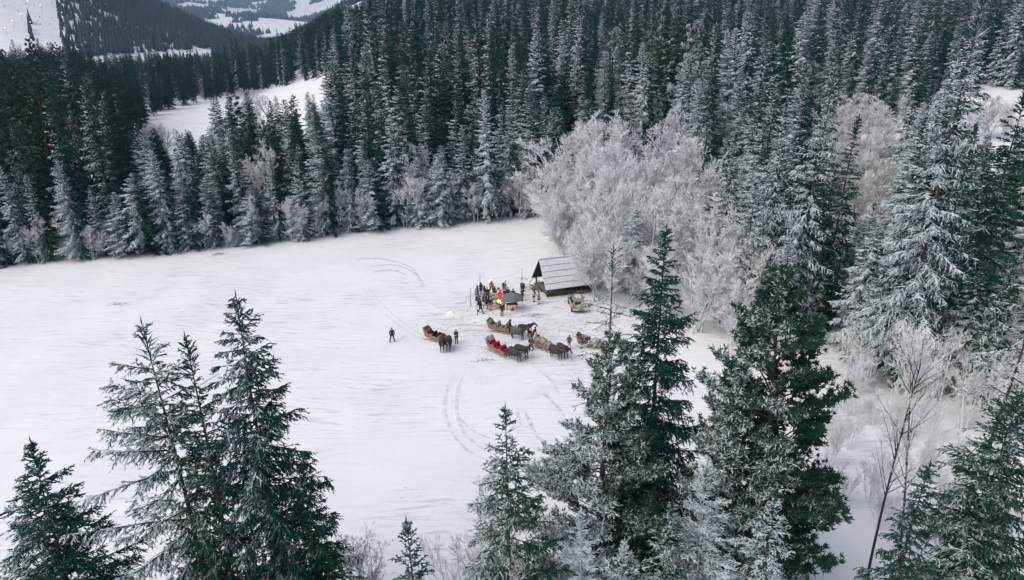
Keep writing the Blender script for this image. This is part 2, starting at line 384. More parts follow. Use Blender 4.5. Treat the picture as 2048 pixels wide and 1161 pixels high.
def pine(seed, H, Rc, z0=0.25, nl=70, clumps=14, needles=16, nlen=0.20, nr=0.02, lean=(0, 0), prof=0.55, mat_n=None):
    """scots pine: limbs with tufts of needles"""
    rng = np.random.default_rng(seed)
    axis, tp = trunk_mesh('t', H, 0.013 * H + 0.03, rng, lean, wob=0.3)
    t = ((np.arange(nl) + rng.uniform(0, 1, nl)) / nl) ** 0.8; t = t.clip(0.02, 1); zh = H - H * (1 - z0) * t
    L = Rc * t ** prof * (1 + rng.normal(0, 0.25, nl)).clip(0.4, 1.5) * np.where(t > 0.9, 0.75, 1) + 0.25
    az = np.arange(nl) * 2.4 + rng.normal(0, 0.4, nl); e0 = np.radians(48 - 55 * t + rng.normal(0, 9, nl))
    rad = np.stack([np.cos(az), np.sin(az), 0 * az], -1); O = along(axis, zh); K = 5; s = np.linspace(0, 1, K)
    P = O[:, None] + rad[:, None] * (L[:, None] * s * np.cos(e0)[:, None])[..., None]
    P[:, :, 2] += L[:, None] * (np.sin(e0)[:, None] * s - 0.18 * s ** 2 + 0.18 * s ** 4)
    P += rng.normal(0, 0.05, P.shape) * (L[:, None] * s)[..., None]
    tp.append(tubes(P, (0.015 + 0.014 * L)[:, None] * (1 - 0.8 * s)[None], 4, rng))
    m = np.maximum(3, clumps * L / 1.6).astype(int); bi = np.repeat(np.arange(nl), m); N = len(bi)
    u = rng.uniform(0.2, 1, N) ** 0.6; f = u * (K - 1); i = np.minimum(f.astype(int), K - 2); w = (f - i)[:, None]
    Q = P[bi, i] * (1 - w) + P[bi, i + 1] * w; T = norm(P[bi, i + 1] - P[bi, i])
    sd = norm(np.cross(T, rng.normal(0, 1, (N, 3)))); sd[:, 2] = np.abs(sd[:, 2]) * 0.6
    D = norm(T * 0.7 + sd * 0.8 + [0, 0, 0.25]); Lb = L[bi] * rng.uniform(0.12, 0.42, N) * (1.2 - 0.6 * u)
    E = Q + D * Lb[:, None]
    tp.append(tubes(np.stack([Q, E], 1), np.array([[0.014, 0.008]]) * np.ones((N, 1)), 3, rng))
    # tufts: 2 per branchlet
    C = np.concatenate([E, Q * 0.45 + E * 0.55]); CD = np.concatenate([D, D]); n = len(C)
    ci = np.repeat(np.arange(n), needles); M = len(ci)
    nd_ = norm(CD[ci] * 0.75 + norm(rng.normal(0, 1, (M, 3))) * 1.0 + [0, 0, 0.12])
    B = C[ci] + norm(rng.normal(0, 1, (M, 3))) * 0.05
    crown = shoots(B, B + nd_ * (nlen * rng.uniform(0.7, 1.25, M))[:, None], nr, rng)
    return mesh_np('trunk', *join(tp), M_BARK, True), mesh_np('crown', *crown, mat_n or M_PINE, False)

def tree(name, meshes, loc, rz, sc, frost, label=None, cat='tree', group=None, trunk_frost=None):
    e = empty(name, loc, rz); e.scale = sc if isinstance(sc, tuple) else (sc, sc, sc)
    for nm, me, fr in (('trunk', meshes[0], frost if trunk_frost is None else trunk_frost), ('crown', meshes[1], frost)):
        o = link(nm, me, e); o.color = (fr, fr, fr, 1)
    tag(e, label, cat, group)
    return e

# ---------------------------------------------------------------- forest
def inpoly(px, py, poly):
    c = False; n = len(poly)
    for i in range(n):
        x1, y1 = poly[i]; x2, y2 = poly[i - 1]
        if (y1 > py) != (y2 > py) and px < (x2 - x1) * (py - y1) / (y2 - y1) + x1: c = not c
    return c
CLEARINGS = [[(300, 234), (400, 203), (520, 184), (640, 163), (700, 158), (705, 172), (640, 222), (590, 262), (560, 320), (430, 305), (395, 285), (330, 252)],
             [(130, 130), (220, 110), (330, 103), (425, 97), (425, 126), (330, 130), (220, 138), (140, 146)],
             [(1880, 186), (2250, 186), (2250, 262), (1900, 262)],
             [(55, 250), (110, 245), (110, 285), (60, 290)]]
TREELINE = ([-500, 0, 160, 330, 540, 700, 900, 1075, 1150, 1300, 1480, 1560, 1650, 1780, 1900, 2700],
            [600, 536, 524, 506, 491, 467, 451, 436, 385, 375, 400, 330, 275, 275, 190, 190])
SKY = ([-500, 0, 100, 150, 300, 420, 500, 560, 620, 660, 720, 800, 2600], [90, 84, 76, 66, 64, 66, 52, 54, 44, 22, 2, -60, -60])
protos = []
for k, (Rc, hang, droop, irr, pf, topup, nb) in enumerate([
        (2.3, 0.7, 0.40, 0.25, 0.66, 50, 200), (2.0, 0.9, 0.50, 0.28, 0.56, 45, 200), (2.7, 0.5, 0.30, 0.25, 0.72, 55, 200),
        (1.8, 0.8, 0.45, 0.32, 0.50, 45, 190), (2.5, 1.1, 0.55, 0.22, 0.62, 40, 200), (2.1, 0.6, 0.35, 0.40, 0.60, 58, 180),
        (3.0, 0.6, 0.40, 0.25, 0.75, 50, 210), (2.2, 1.0, 0.60, 0.30, 0.54, 35, 200)]):
    protos.append(spruce(100 + k, 20.0, Rc, nb=nb, tw=25, twr=0.085, twl=0.62, hang=hang, droop=droop, irr=irr, prof=pf, topup=topup, lean=(RNG.normal(0, .25), RNG.normal(0, .25)), mat_n=M_NEEDLE_MID))
pine_mid = [pine(150, 20.0, 2.6, z0=0.2, nl=60, clumps=9, needles=9, nlen=0.42, nr=0.05), pine(151, 20.0, 2.2, z0=0.3, nl=52, clumps=9, needles=9, nlen=0.42, nr=0.05)]

cand = []          # x, y, z, H, proto, frost, px, py, zone
def add_cand(x, y, H, frost, zone, proto=None, wide=1.0):
    z = float(gz(x, y)); px, py, dz = project([(x, y, z)]); px, py = px[0], py[0]
    lim = np.interp(px, *SKY) + abs(RNG.normal(0, 14))
    d = math.hypot(x, y)
    if 285 < px < 675 and d < 300: lim = max(lim, (np.interp(px, [300, 420, 560, 675], [240, 268, 238, 190]) + abs(RNG.normal(0, 16))) if RNG.uniform() > (0.05 if px < 440 else 0.2) else 178 + abs(RNG.normal(0, 22)))
    if 200 < px < 285 and d <= 300: lim = max(lim, 142 + RNG.normal(0, 12))
    if 205 < px < 430 and 300 < d < 900: lim = max(lim, (129 + RNG.normal(0, 8)) if RNG.uniform() > 0.12 else 75)
    Hm = z_for_row(x, y, lim) - z
    if Hm < H: H = Hm
    if H < 6: return
    cand.append((x, y, z, H, int(RNG.integers(len(protos))) if proto is None else proto, frost, px, py, zone, wide))

# the row along the far edge of the meadow: (column, row of the top)
front = [(8, 420, .5), (58, 335, .55), (105, 350, .42), (163, 322, .62), (212, 372, .5), (252, 388, .6), (300, 345, .4), (347, 300, .62), (388, 325, .45), (432, 358, .55),
         (476, 452, .75), (512, 372, .55), (560, 318, .5), (606, 292, .6), (655, 272, .5), (704, 296, .6), (748, 322, .58), (792, 232, .55), (838, 318, .68), (882, 292, .7),
         (930, 252, .55), (976, 182, .62), (1020, 226, .55), (1058, 262, .6)]
for i, (px, top, fr) in enumerate(front):
    g = ground_at(px, np.interp(px, *TREELINE) - 2 - 5 * RNG.uniform())
    H = z_for_row(g[0], g[1], top) - g[2]
    cand.append((g[0], g[1], g[2], H, [2, 3, 1, 6, 5, 0, 7, 4][i % 8], fr, px, 0, 'front', 1.0 + 0.35 * (H < 13)))
fx = np.array([c[0] for c in cand]); fy = np.array([c[1] for c in cand])
d = 92.0
while d < 1010:
    sp = np.interp(d, [90, 160, 300, 560, 1000], [4.6, 6.0, 8.0, 9.5, 10.5])
    a0, a1 = (-44, 44) if d < 330 else (-44, 46)
    n = int(R(a1 - a0) * d / sp)
    for k in range(n):
        a = R(a0 + (a1 - a0) * (k + RNG.uniform(-.45, .45)) / n); dd = d + RNG.uniform(-.45, .45) * sp
        x, y = math.sin(a) * dd, math.cos(a) * dd
        px, py, _ = project([(x, y, float(gz(x, y)))]); px, py = px[0], py[0]
        if d > 560 and px > 800: continue
        if px < -160 or px > 2260 or py > np.interp(px, *TREELINE) - 6: continue
        if any(inpoly(px, py, c) for c in CLEARINGS): continue
        if np.min(np.hypot(fx - x, fy - y)) < 2.2: continue
        H = RNG.normal(20.5, 4.6)
        if py > np.interp(px, *TREELINE) - 45: H *= RNG.uniform(0.6, 0.98)
        H = min(max(H * (1 + 0.16 * math.sin(x / 9.0) * math.sin(y / 7.0 + 1)), 8), 29)
        if px > 700: H *= 1.12
        if px < 330: fr, zone = RNG.normal(0.20, .08), 'left'
        elif dd > 300 and px < 720: fr, zone = RNG.normal(0.20, .07), 'beyond'
        elif px < 1080: fr, zone = RNG.normal(0.33, .07), 'mid'
        else: fr, zone = RNG.normal(0.35, .09), 'right'
        if py > np.interp(px, *TREELINE) - 40: fr += 0.10
        if dd > 200: fr -= 0.06
        fr += 0.07 * math.sin(x / 11.0 + 1) * math.sin(y / 14.0)
        pr = None
        if (zone in ('left', 'beyond')) and RNG.uniform() < 0.3: pr = len(protos) + int(RNG.integers(2))
        elif RNG.uniform() < 0.09: pr = len(protos) + int(RNG.integers(2))
        add_cand(x, y, H, fr, zone, pr)
    d += sp * 0.9
allp = protos + pine_mid
SHRUBS = [(1625, 300), (1775, 285), (1790, 470), (1640, 480)]
yy = 48.0
while yy < 140:
    xx = 20.0
    while xx < 95:
        x, y = xx + RNG.uniform(-2, 2), yy + RNG.uniform(-2, 2); xx += 5.4
        px, py, _ = project([(x, y, float(gz(x, y)))]); px, py = px[0], py[0]
        if px < 1490 or px > 2230 or py < np.interp(px, *TREELINE) - 4 or py > np.interp(px, [1490, 1560, 1800, 2200], [560, 690, 770, 770]): continue
        if inpoly(px, py, SHRUBS) or inpoly(px, py, CLEARINGS[2]): continue
        H = RNG.normal(20, 4)
        if py > 640: H = RNG.uniform(8, 15)
        if 1880 < px < 2010: H = min(H, z_for_row(x, y, 268 + abs(RNG.normal(0, 30))) - float(gz(x, y)))
        if 1620 < px < 1780: H = min(H, z_for_row(x, y, 440) - float(gz(x, y)))
        if H > 4: cand.append((x, y, float(gz(x, y)), H, int(RNG.integers(8)), RNG.normal(.38, .1), px, py, 'slope', 1.0))
    yy += 5.4
def in_view(c):
    px, py, dz = project([(c[0], c[1], c[2] + c[3]), (c[0], c[1], c[2] + c[3] * 0.55)])
    return ((px > -30) & (px < 2078) & (py > -6) & (py < 1161)).any()
cand.sort(key=lambda c: c[3] / math.hypot(c[0], c[1]) * -1)
vis = [c for c in cand if in_view(c)]; solo = [c for c in vis if c[8] == 'front'] + [c for c in vis if c[8] != 'front'][:240]
ids = set(id(c) for c in solo); rest = [c for c in cand if id(c) not in ids]
ORD = ['first', 'second', 'third', 'fourth', 'fifth', 'sixth', 'seventh', 'eighth', 'ninth', 'tenth', 'eleventh', 'twelfth', 'thirteenth', 'fourteenth',
       'fifteenth', 'sixteenth', 'seventeenth', 'eighteenth', 'nineteenth', 'twentieth', 'twenty-first', 'twenty-second', 'twenty-third', 'twenty-fourth', 'twenty-fifth', 'twenty-sixth']
def ORDL(i): return ORD[i] if i < 26 else ['twenty-seventh', 'twenty-eighth', 'twenty-ninth', 'thirtieth', 'thirty-first', 'thirty-second', 'thirty-third', 'thirty-fourth', 'thirty-fifth', 'thirty-sixth', 'thirty-seventh', 'thirty-eighth', 'thirty-ninth', 'fortieth', 'forty-first', 'forty-second', 'forty-third', 'forty-fourth'][i - 26]
ZL = {'left': ('dark conifer of the left forest', 'dark conifers of the left forest'),
      'beyond': ('conifer beyond the upper-left clearing', 'conifers beyond the second clearing'),
      'mid': ('dusted spruce of the central forest', 'spruces of the central forest'),
      'right': ('frosted spruce of the forest at upper right', 'spruces of the right-hand forest'),
      'slope': ('spruce among the big right ones', 'spruces among the big frosted ones')}
RANKS = {}
def rank_labels(items, base, chunk, where):
    out = {}; items = sorted(items, key=lambda c: math.hypot(c[0], c[1]))
    for r in range(0, len(items), chunk):
        for q, c in enumerate(sorted(items[r:r + chunk], key=lambda c: c[6])): out[id(c)] = f'{base}, {ORD[r // chunk]} rank from {where}, {ORD[q]} from left'
    return out

for zn in ZL: RANKS.update(rank_labels([c for c in solo if c[8] == zn], ZL[zn][0], 24, 'the camera' if zn == 'slope' else 'the meadow'))
front_n = 0
for c in sorted(solo, key=lambda c: c[6]):
    x, y, z, H, pr, fr, px, py, zone, wide = c
    if zone == 'front':
        lab = f'frosted front-row spruce at the far meadow edge, {ORD[front_n]} from the left'; front_n += 1; grp = 'front row of spruces at the meadow edge'
    else: lab, grp = RANKS[id(c)], ZL[zone][1]
    k = H / 20.0; w = k ** 0.6 * wide * RNG.uniform(.75, 1.4) * (1.25 if zone in ('right', 'slope', 'mid') else 1.05)
    nm = 'spruce_tree' if pr < len(protos) else 'pine_tree'
    e = tree(nm, allp[pr], (x, y, z), RNG.uniform(0, 6.28), (w, w, k), fr, lab, 'tree', grp)
    e.rotation_euler.x = RNG.normal(0, .032); e.rotation_euler.y = RNG.normal(0, .032)

# the rest of the forest: more trees than anyone could count, one object
def instancer(name, pts, meshes, label):
    pc = bpy.data.collections.new(name + '_kinds')
    for i, (me, fr) in enumerate(meshes):
        o = bpy.data.objects.new('%02d_kind' % i, me); o.color = (0, 0, 0, 1); pc.objects.link(o)
    V = np.array([p[:3] for p in pts], np.float32)
    me = bpy.data.meshes.new(name); me.vertices.add(len(V)); me.vertices.foreach_set('co', V.ravel())
    for an, tp, vals in (('kind_i', 'INT', [p[3] for p in pts]), ('rotz', 'FLOAT', [p[4] for p in pts]), ('sw', 'FLOAT', [p[5] for p in pts]), ('sh', 'FLOAT', [p[6] for p in pts]), ('frost', 'FLOAT', [p[7] for p in pts])):
        at = me.attributes.new(an, tp, 'POINT'); at.data.foreach_set('value', vals)
    o = link(name, me); tag(o, label, 'forest', kind='stuff'); o.color = (0, 0, 0, 1)
    ng = bpy.data.node_groups.new(name, 'GeometryNodeTree')
    ng.interface.new_socket('Geometry', in_out='INPUT', socket_type='NodeSocketGeometry'); ng.interface.new_socket('Geometry', in_out='OUTPUT', socket_type='NodeSocketGeometry')
    gi = ng.nodes.new('NodeGroupInput'); go = ng.nodes.new('NodeGroupOutput'); ip = ng.nodes.new('GeometryNodeInstanceOnPoints')
    ci = ng.nodes.new('GeometryNodeCollectionInfo'); ci.inputs['Collection'].default_value = pc
    ci.inputs['Separate Children'].default_value = True; ci.inputs['Reset Children'].default_value = True
    def attr(nm, tp):
        n = ng.nodes.new('GeometryNodeInputNamedAttribute'); n.data_type = tp; n.inputs['Name'].default_value = nm; return n.outputs['Attribute']
    cr = ng.nodes.new('ShaderNodeCombineXYZ'); cs = ng.nodes.new('ShaderNodeCombineXYZ'); L = ng.links.new
    L(attr('rotz', 'FLOAT'), cr.inputs[2]); sw = attr('sw', 'FLOAT'); L(sw, cs.inputs[0]); L(sw, cs.inputs[1]); L(attr('sh', 'FLOAT'), cs.inputs[2])
    L(gi.outputs[0], ip.inputs['Points']); L(ci.outputs[0], ip.inputs['Instance']); ip.inputs['Pick Instance'].default_value = True
    L(attr('kind_i', 'INT'), ip.inputs['Instance Index']); L(cr.outputs[0], ip.inputs['Rotation']); L(cs.outputs[0], ip.inputs['Scale'])
    L(ip.outputs[0], go.inputs[0])
    md = o.modifiers.new('trees', 'NODES'); md.node_group = ng
    return o
kinds = [(p[1], 0) for p in allp]
pts = []
for x, y, z, H, pr, fr, px, py, zone, wide in rest:
    k = H / 20.0; w = k ** 0.6 * RNG.uniform(.8, 1.6)
    pts.append((x, y, z, pr, RNG.uniform(0, 6.28), w, k, max(fr, .05)))
instancer('deep_forest', pts, kinds, 'mass of snow-dusted conifers filling the depth of the forest')

# far-off woods on the slopes and in the valley (a few pixels each): one object of small cones
def far_woods():
    P = []
    rs = np.random.default_rng(5)
    def pat(x, y, s, o): return np.sin(x / s + o) * np.sin(y / s * 1.3 + 2 * o) + 0.6 * np.sin(x / s * 2.3 + y / s * 1.7 + o) + 0.35 * np.sin(x / s * 4.1 - y / s * 3.7)
    N = 50000
    a = rs.uniform(R(-45), R(-2), N); dd = np.sqrt(rs.uniform(1000 ** 2, 1900 ** 2, N)); x, y = np.sin(a) * dd, np.cos(a) * dd
    px, py, _ = project(np.stack([x, y, gz(x, y)], -1))
    run = (px < 118 + 0.12 * (py - 40)) & ~((np.abs(px - 62 - 0.05 * (py - 40)) < 4) & (py > 36) & (py < 78))
    glade = (((px - 215) / 26) ** 2 + ((py - 32 - (px - 215) * 0.33) / 6) ** 2 < 1) | (((px - 155) / 20) ** 2 + ((py - 15) / 4) ** 2 < 1)
    strip = np.array([inpoly(q, w, CLEARINGS[1]) if 90 < w < 150 else False for q, w in zip(px, py)])
    keep = ~run & ~glade & ~strip & (px > -60) & (px < 900) & (rs.uniform(0, 1, N) < 0.30 + 0.45 * (pat(x, y * 0.5, 60.0, 2.0) > -.3))
    P.append(np.stack([x, y, gz(x, y), rs.normal(15, 3, N), rs.uniform(2.0, 3.2, N)], -1)[keep])
    N = 42000
    a = rs.uniform(R(-34), R(-4), N); dd = np.sqrt(rs.uniform(1900 ** 2, 9500 ** 2, N)); x, y = np.sin(a) * dd, np.cos(a) * dd
    keep = pat(x, y * 0.35, 105.0, 1.0) > 0.0
    P.append(np.stack([x, y, gz(x, y), rs.normal(20, 4, N), rs.uniform(7, 14, N) * (dd / 4000).clip(.6, 2)], -1)[keep])
    Q = np.concatenate(P); n = len(Q); S = 4
    ang = np.arange(S) * 2 * math.pi / S; ph = rs.uniform(0, 6, n)
    ring = np.stack([np.cos(ang[None] + ph[:, None]), np.sin(ang[None] + ph[:, None]), 0 * ang[None] + 0 * ph[:, None]], -1)
    V = np.zeros((n, S + 1, 3)); V[:, :S] = Q[:, None, :3] + ring * Q[:, None, 4:5]; V[:, S] = Q[:, :3]; V[:, S, 2] += Q[:, 3]
    f = np.array([(k, (k + 1) % S, S) for k in range(S)]); F = (f[None] + (np.arange(n) * (S + 1))[:, None, None]).reshape(-1, 3)
    o = link('distant_woods', mesh_np('distant_woods', V.reshape(-1, 3), F, M_FARWOOD)); o.color = (.2, .2, .2, 1)
    tag(o, 'blue-green woods on the far slopes and valley beyond the forest', 'woods', kind='stuff')
    return n
M_FARWOOD = frost_mat('far_woods', (0.030, 0.055, 0.055), (0.05, 0.07, 0.06), bias=-0.15, windw=0.0, width=400)
far_woods()

# ---------------------------------------------------------------- hoar-frosted bare trees behind the hut
rnd = dict(matt=M_TWIGDARK, up=.42, spread=.62, round_=1.0, z1=.10, r=(.05, .032, .027, .021))
dproto = [deciduous(200, 13, 3.6, 3, 17, 10, 8, 4, **rnd), deciduous(201, 13, 4.2, 4, 14, 10, 8, 4, **rnd), deciduous(202, 13, 3.2, 2, 24, 10, 8, 4, **rnd),
          deciduous(203, 13, 3.8, 3, 17, 10, 7, 5, **rnd), deciduous(204, 13, 2.7, 1, 42, 10, 8, 4, matt=M_TWIGDARK, up=.42, spread=.3, round_=1.0, z1=.10, r=rnd['r'])]
mass = [(1106, 470, 9), (1116, 496, 8.5), (1128, 512, 10), (1150, 500, 13), (1136, 440, 13), (1178, 470, 15), (1196, 532, 12.5), (1214, 500, 15), (1165, 440, 15), (1242, 560, 12), (1262, 522, 14.5), (1230, 450, 16),
        (1292, 482, 15), (1302, 572, 12), (1332, 530, 13.5), (1352, 604, 10.5), (1370, 480, 14.5), (1402, 560, 13), (1432, 640, 10), (1452, 600, 10),
        (1392, 664, 8.5), (1462, 690, 7), (1256, 606, 8), (1320, 640, 8), (1500, 640, 9), (1190, 556, 6.5), (1215, 580, 5.5), (1160, 545, 7.5), (1340, 440, 15), (1196, 600, 8.5), (1222, 622, 7.5), (1176, 578, 7)]
for i, (px, py, H) in enumerate(sorted(mass)):
    g = ground_at(px, py); k = H / 13 * 1.08; w = k * RNG.uniform(.9, 1.2)
    tree('frosted_tree', dproto[i % 5], g, RNG.uniform(0, 6.28), (w, w, k), RNG.uniform(.62, .8), f'hoar-white bare tree of the pale thicket, {ORDL(i)} from the left', 'tree', 'hoar-white trees behind the hut')
edge = [(30, 9, 5), (85, 6, 6), (190, 4, 5), (232, 5, 7), (285, 5, 5), (410, 4, 5), (455, 4, 4), (520, 6, 7), (585, 4, 7), (630, 5, 7), (680, 4, 8), (725, 4, 7), (815, 4, 8), (860, 4, 11), (900, 4, 8.5), (950, 4, 7), (1000, 4, 7), (1040, 4, 8), (1065, 4, 9), (470, 130, 13), (520, 185, 16), (330, 150, 12),
        (535, 45, 12), (850, 20, 13)]
for i, (px, off, H) in enumerate(sorted(edge)):
    g = ground_at(px, np.interp(px, *TREELINE) - off + 3); k = H / 13; w = k * RNG.uniform(.8, 1.1)
    tree('frosted_shrub' if H < 9 else 'frosted_tree', dproto[(i * 2 + 1) % 5], g, RNG.uniform(0, 6.28), (w, w, k), RNG.uniform(.55, .72), f'grey frosted shrub under the meadow-edge spruces, {ORDL(i)} from the left', 'shrub' if H < 9 else 'tree', 'frosted shrubs along the meadow edge')
back = [(1670, 310, 8), (1650, 455, 6), (1710, 450, 6), (1735, 340, 7), (1755, 310, 8), (1775, 350, 8), (1800, 300, 8), (1655, 372, 7), (1690, 392, 8), (1725, 402, 8), (1745, 380, 8), (1760, 430, 7), (1668, 420, 6), (1700, 340, 7), (1640, 330, 9), (1720, 300, 9), (1880, 275, 7), (1930, 290, 7), (1975, 280, 7), (2020, 280, 8), (2045, 330, 8), (1600, 400, 9), (1620, 450, 8), (1540, 470, 10)]
for i, (px, py, H) in enumerate(sorted(back)):
    g = ground_at(px, py); k = H / 13 * 1.35; w = k * RNG.uniform(1.0, 1.3)
    tree('frosted_shrub', dproto[i % 5], g, RNG.uniform(0, 6.28), (w, w, k), RNG.uniform(.5, .62), f'grey-white shrub among the big right-hand spruces, {ORDL(i)} from the left', 'shrub', 'bare shrubs among the right-hand spruces')

# ---------------------------------------------------------------- single trees that stand out
def stand(px, base_row, top_row):
    g = ground_at(px, base_row); return g, z_for_row(g[0], g[1], top_row) - g[2]
def from_top(px, row, H):
    H = H - 3.8
    v = ray(px, row); t = (H - CAM_H) / v[2]; x, y = v[0] * t, v[1] * t
    return np.array([x, y, float(gz(x, y))]), H - float(gz(x, y))
def one(name, meshes, g, frost, label, rz=0.0, tf=None, cat='tree', group=None):
    return tree(name, meshes, tuple(g), rz, 1.0, frost, label, cat, group, tf)
# tall frosted spruces on the right
for sd, px, br, tr, Rc, fr, hg, lab in [
        (301, 1785, 775, 6, 4.4, .46, .9, 'tallest spruce at the right, rime-white on its left side, sweeping low branches'),
        (302, 1578, 660, 132, 3.3, .48, 1.2, 'tall shaggy frosted spruce just right of the pale thicket, hanging curtains of twigs'),
        (303, 1512, 610, 205, 2.9, .50, 1.3, 'slender frosted spruce leaning on the right edge of the pale thicket'),
        (304, 1640, 640, 235, 2.6, .30, .9, 'darker narrow spruce between the shaggy frosted spruce and the tallest one'),
        (305, 1905, 730, 168, 3.8, .14, .7, 'broad dark green spruce near the right edge, hardly any rime'),
        (306, 2040, 640, -30, 3.8, .48, .8, 'frosted spruce cut by the upper right corner of the picture'),
        (307, 1698, 640, 405, 2.2, .52, .6, 'small white-tipped spruce in front of the bare shrubs at the right'),
        (308, 1960, 560, 330, 2.4, .38, .6, 'mid-sized spruce behind the broad dark spruce on the right'),
        (309, 1855, 640, 250, 3.0, .22, .7, 'spruce half hidden right behind the tallest frosted spruce'),
        (310, 1945, 800, 545, 2.3, .34, .8, 'middle-sized spruce in front of the broad dark spruce at the right'),
        (320, 2050, 770, 470, 2.8, .40, .8, 'frosted spruce on the right edge above the foreground shrubs'),
        (321, 1715, 735, 560, 1.9, .46, .6, 'short frosted spruce between the big pine and the tallest spruce')]:
    g, H = stand(px, br, tr)
    one('spruce_tree', spruce(sd, H, Rc, nb=int(110 + H * 2), tw=17, twr=0.066, twl=0.8, hang=hg, detail=3, droop=.5, prof=.7, irr=.3, gaps=.25, lean=(.5, 0)), g, fr, lab)
for sd, px, br, tr, Rc, fr, lab in [
        (311, 1277, 452, 282, 1.5, .40, 'narrow dark spruce rising from the middle of the pale thicket'),
        (312, 1262, 578, 418, 2.6, .66, 'drooping frosted spruce in front of the pale thicket, right of the hut roof'),
        (313, 1175, 425, 215, 2.6, .42, 'dark spruce behind the left part of the pale thicket'),
        (314, 1345, 420, 110, 2.8, .66, 'very pale spruce with level branches behind the pale thicket'),
        (315, 1440, 545, 265, 2.7, .44, 'frosted spruce standing in the right part of the pale thicket'),
        (316, 1476, 640, 360, 2.4, .50, 'shaggy frosted spruce at the right end of the pale thicket, low in front'),
        (317, 1392, 470, 205, 2.5, .36, 'dark spruce poking up behind the right part of the pale thicket'),
        (318, 1235, 440, 245, 2.2, .34, 'dark spruce behind the middle of the pale thicket')]:
    g, H = stand(px, br, tr)
    one('spruce_tree', spruce(sd, H, Rc, nb=130, tw=15, twr=0.075, twl=0.7, hang=.8, detail=2, droop=.5, prof=.65), g, fr, lab)

# foreground, from the left
g, H = from_top(60, 888, 20.5)
one('spruce_tree', spruce(401, H, 4.1, z0=.2, nb=170, tw=22, twr=.032, twl=.62, hang=.5, detail=6, droop=.25, prof=.82, topup=50, irr=.22), g, .25, 'young dark spruce with a thin leader in the lower left corner')
g, H = from_top(318, 655, 26.0)
one('spruce_tree', spruce(402, H, 3.4, z0=.2, nb=137, tw=24, twr=.031, twl=.60, hang=1.0, detail=7, droop=.22, prof=.55, topup=42, irr=.3, asym=.35, gaps=.5, lean=(-.6, 0)), g, .35, 'gappy spruce with long level branches to the left, beside the tall one')
g2, H2 = from_top(376, 682, 25.4)
one('spruce_tree', spruce(403, H2, 1.6, z0=.35, nb=91, tw=22, twr=.031, twl=.5, hang=.9, detail=6, droop=.2, prof=.5, topup=60, irr=.3), g2, .24, 'slim spruce top squeezed between the two larger spruces at lower left')
g, H = from_top(480, 598, 26.5)
one('spruce_tree', spruce(404, H, 3.6, z0=.15, nb=197, tw=24, twr=.031, twl=.62, hang=1.5, detail=7, droop=.42, prof=.62, topup=35, irr=.22, gaps=.15), g, .32, 'tall spruce with hanging twigs at lower left, highest top over the meadow')
g, H = from_top(600, 930, 18.0)
one('spruce_tree', spruce(405, H, 2.6, z0=.15, nb=144, tw=22, twr=.032, twl=.55, hang=1.1, detail=6, droop=.4, prof=.7, topup=40), g, .26, 'shorter spruce right against the tall hanging-twig spruce at lower left')
g, H = from_top(815, 1043, 16.0)
one('spruce_tree', spruce(406, H, 1.9, z0=.1, nb=118, tw=20, twr=.031, twl=.4, hang=.5, detail=5, droop=.2, prof=.7, topup=45), g, .22, 'small thin spruce at the bottom edge left of the frosted bush')
g, H = from_top(1015, 818, 20.5)
one('spruce_tree', spruce(407, H, 3.1, z0=.12, nb=158, tw=22, twr=.032, twl=.62, hang=.8, detail=6, droop=.28, prof=.8, topup=52, irr=.28, gaps=.3), g, .30, 'neat conical spruce in the foreground right of the frosted bush')
# bare frosted bush and shrubs at the bottom edge
fgtw = dict(mat=M_TWIG, matt=M_TWIGDARK)
g, H = from_top(925, 1012, 14.5)
bush = deciduous(421, H * .86, 4.2, 10, 11, 8, 6, 3, r=(.03, .013, .010, .008), up=.9, z1=.25, spread=1.25, thick=.006, mat=M_TWIG, matt=M_TWIG)
one('frosted_bush', bush, g, .40, 'wide fan of frosted bare twigs at the bottom centre', cat='bush')
g, H = from_top(745, 1085, 12.3)
bush2 = deciduous(422, H, 3.4, 3, 12, 8, 6, 3, r=(.03, .013, .010, .008), up=.9, z1=.25, spread=.5, mat=M_TWIG, matt=M_TWIG)
one('frosted_bush', bush2, g, .34, 'thin bare bush left of the small thin spruce at the bottom edge', cat='bush')
# sparse larch, pine and dark spruce in the centre right
g, H = from_top(1228, 500, 26.5)
one('larch_tree', spruce(431, H, 2.3, z0=.3, nb=81, tw=9, twr=.033, twl=.42, hang=.7, detail=5, droop=.32, prof=.42, topup=30, irr=.4, gaps=.55), g, .52, 'thin sparse larch top in front of the car, branches nearly bare')
g, H = from_top(1222, 676, 22.5)
one('pine_tree', pine(432, H, 4.0, z0=.12, nl=115, clumps=21, needles=7, nlen=.27, nr=.042, prof=.72), g, .40, 'bushy grey-green pine below the sparse larch, spreading to the left')
g, H = from_top(1338, 462, 27.2)
one('spruce_tree', spruce(433, H, 3.1, z0=.12, nb=216, tw=24, twr=.033, twl=.66, hang=1.0, detail=6, droop=.38, prof=.62, topup=45, irr=.22, gaps=.1), g, .13, 'dense dark green spruce at centre right, its top before the white trees')
for sd, px, row, H0, Rc, fr, lab in [(434, 1168, 1030, 14.5, 2.4, .74, 'young spruce with thick white shoots at the bottom, under the bushy pine'),
                                  (435, 1243, 1085, 13.0, 2.0, .74, 'second young white-shoot spruce at the bottom edge, just right of the first'),
                                  (436, 1420, 925, 17.0, 3.2, .66, 'white-shoot spruce at the bottom between the dense spruce and the big pine')]:
    g, H = from_top(px, row, H0)
    one('spruce_tree', spruce(sd, H, Rc, z0=.1, nb=95, tw=24, twr=.034, twl=.5, hang=.1, detail=4, droop=.1, prof=.75, topup=60), g, fr, lab)
g, H = from_top(1594, 555, 25.5)
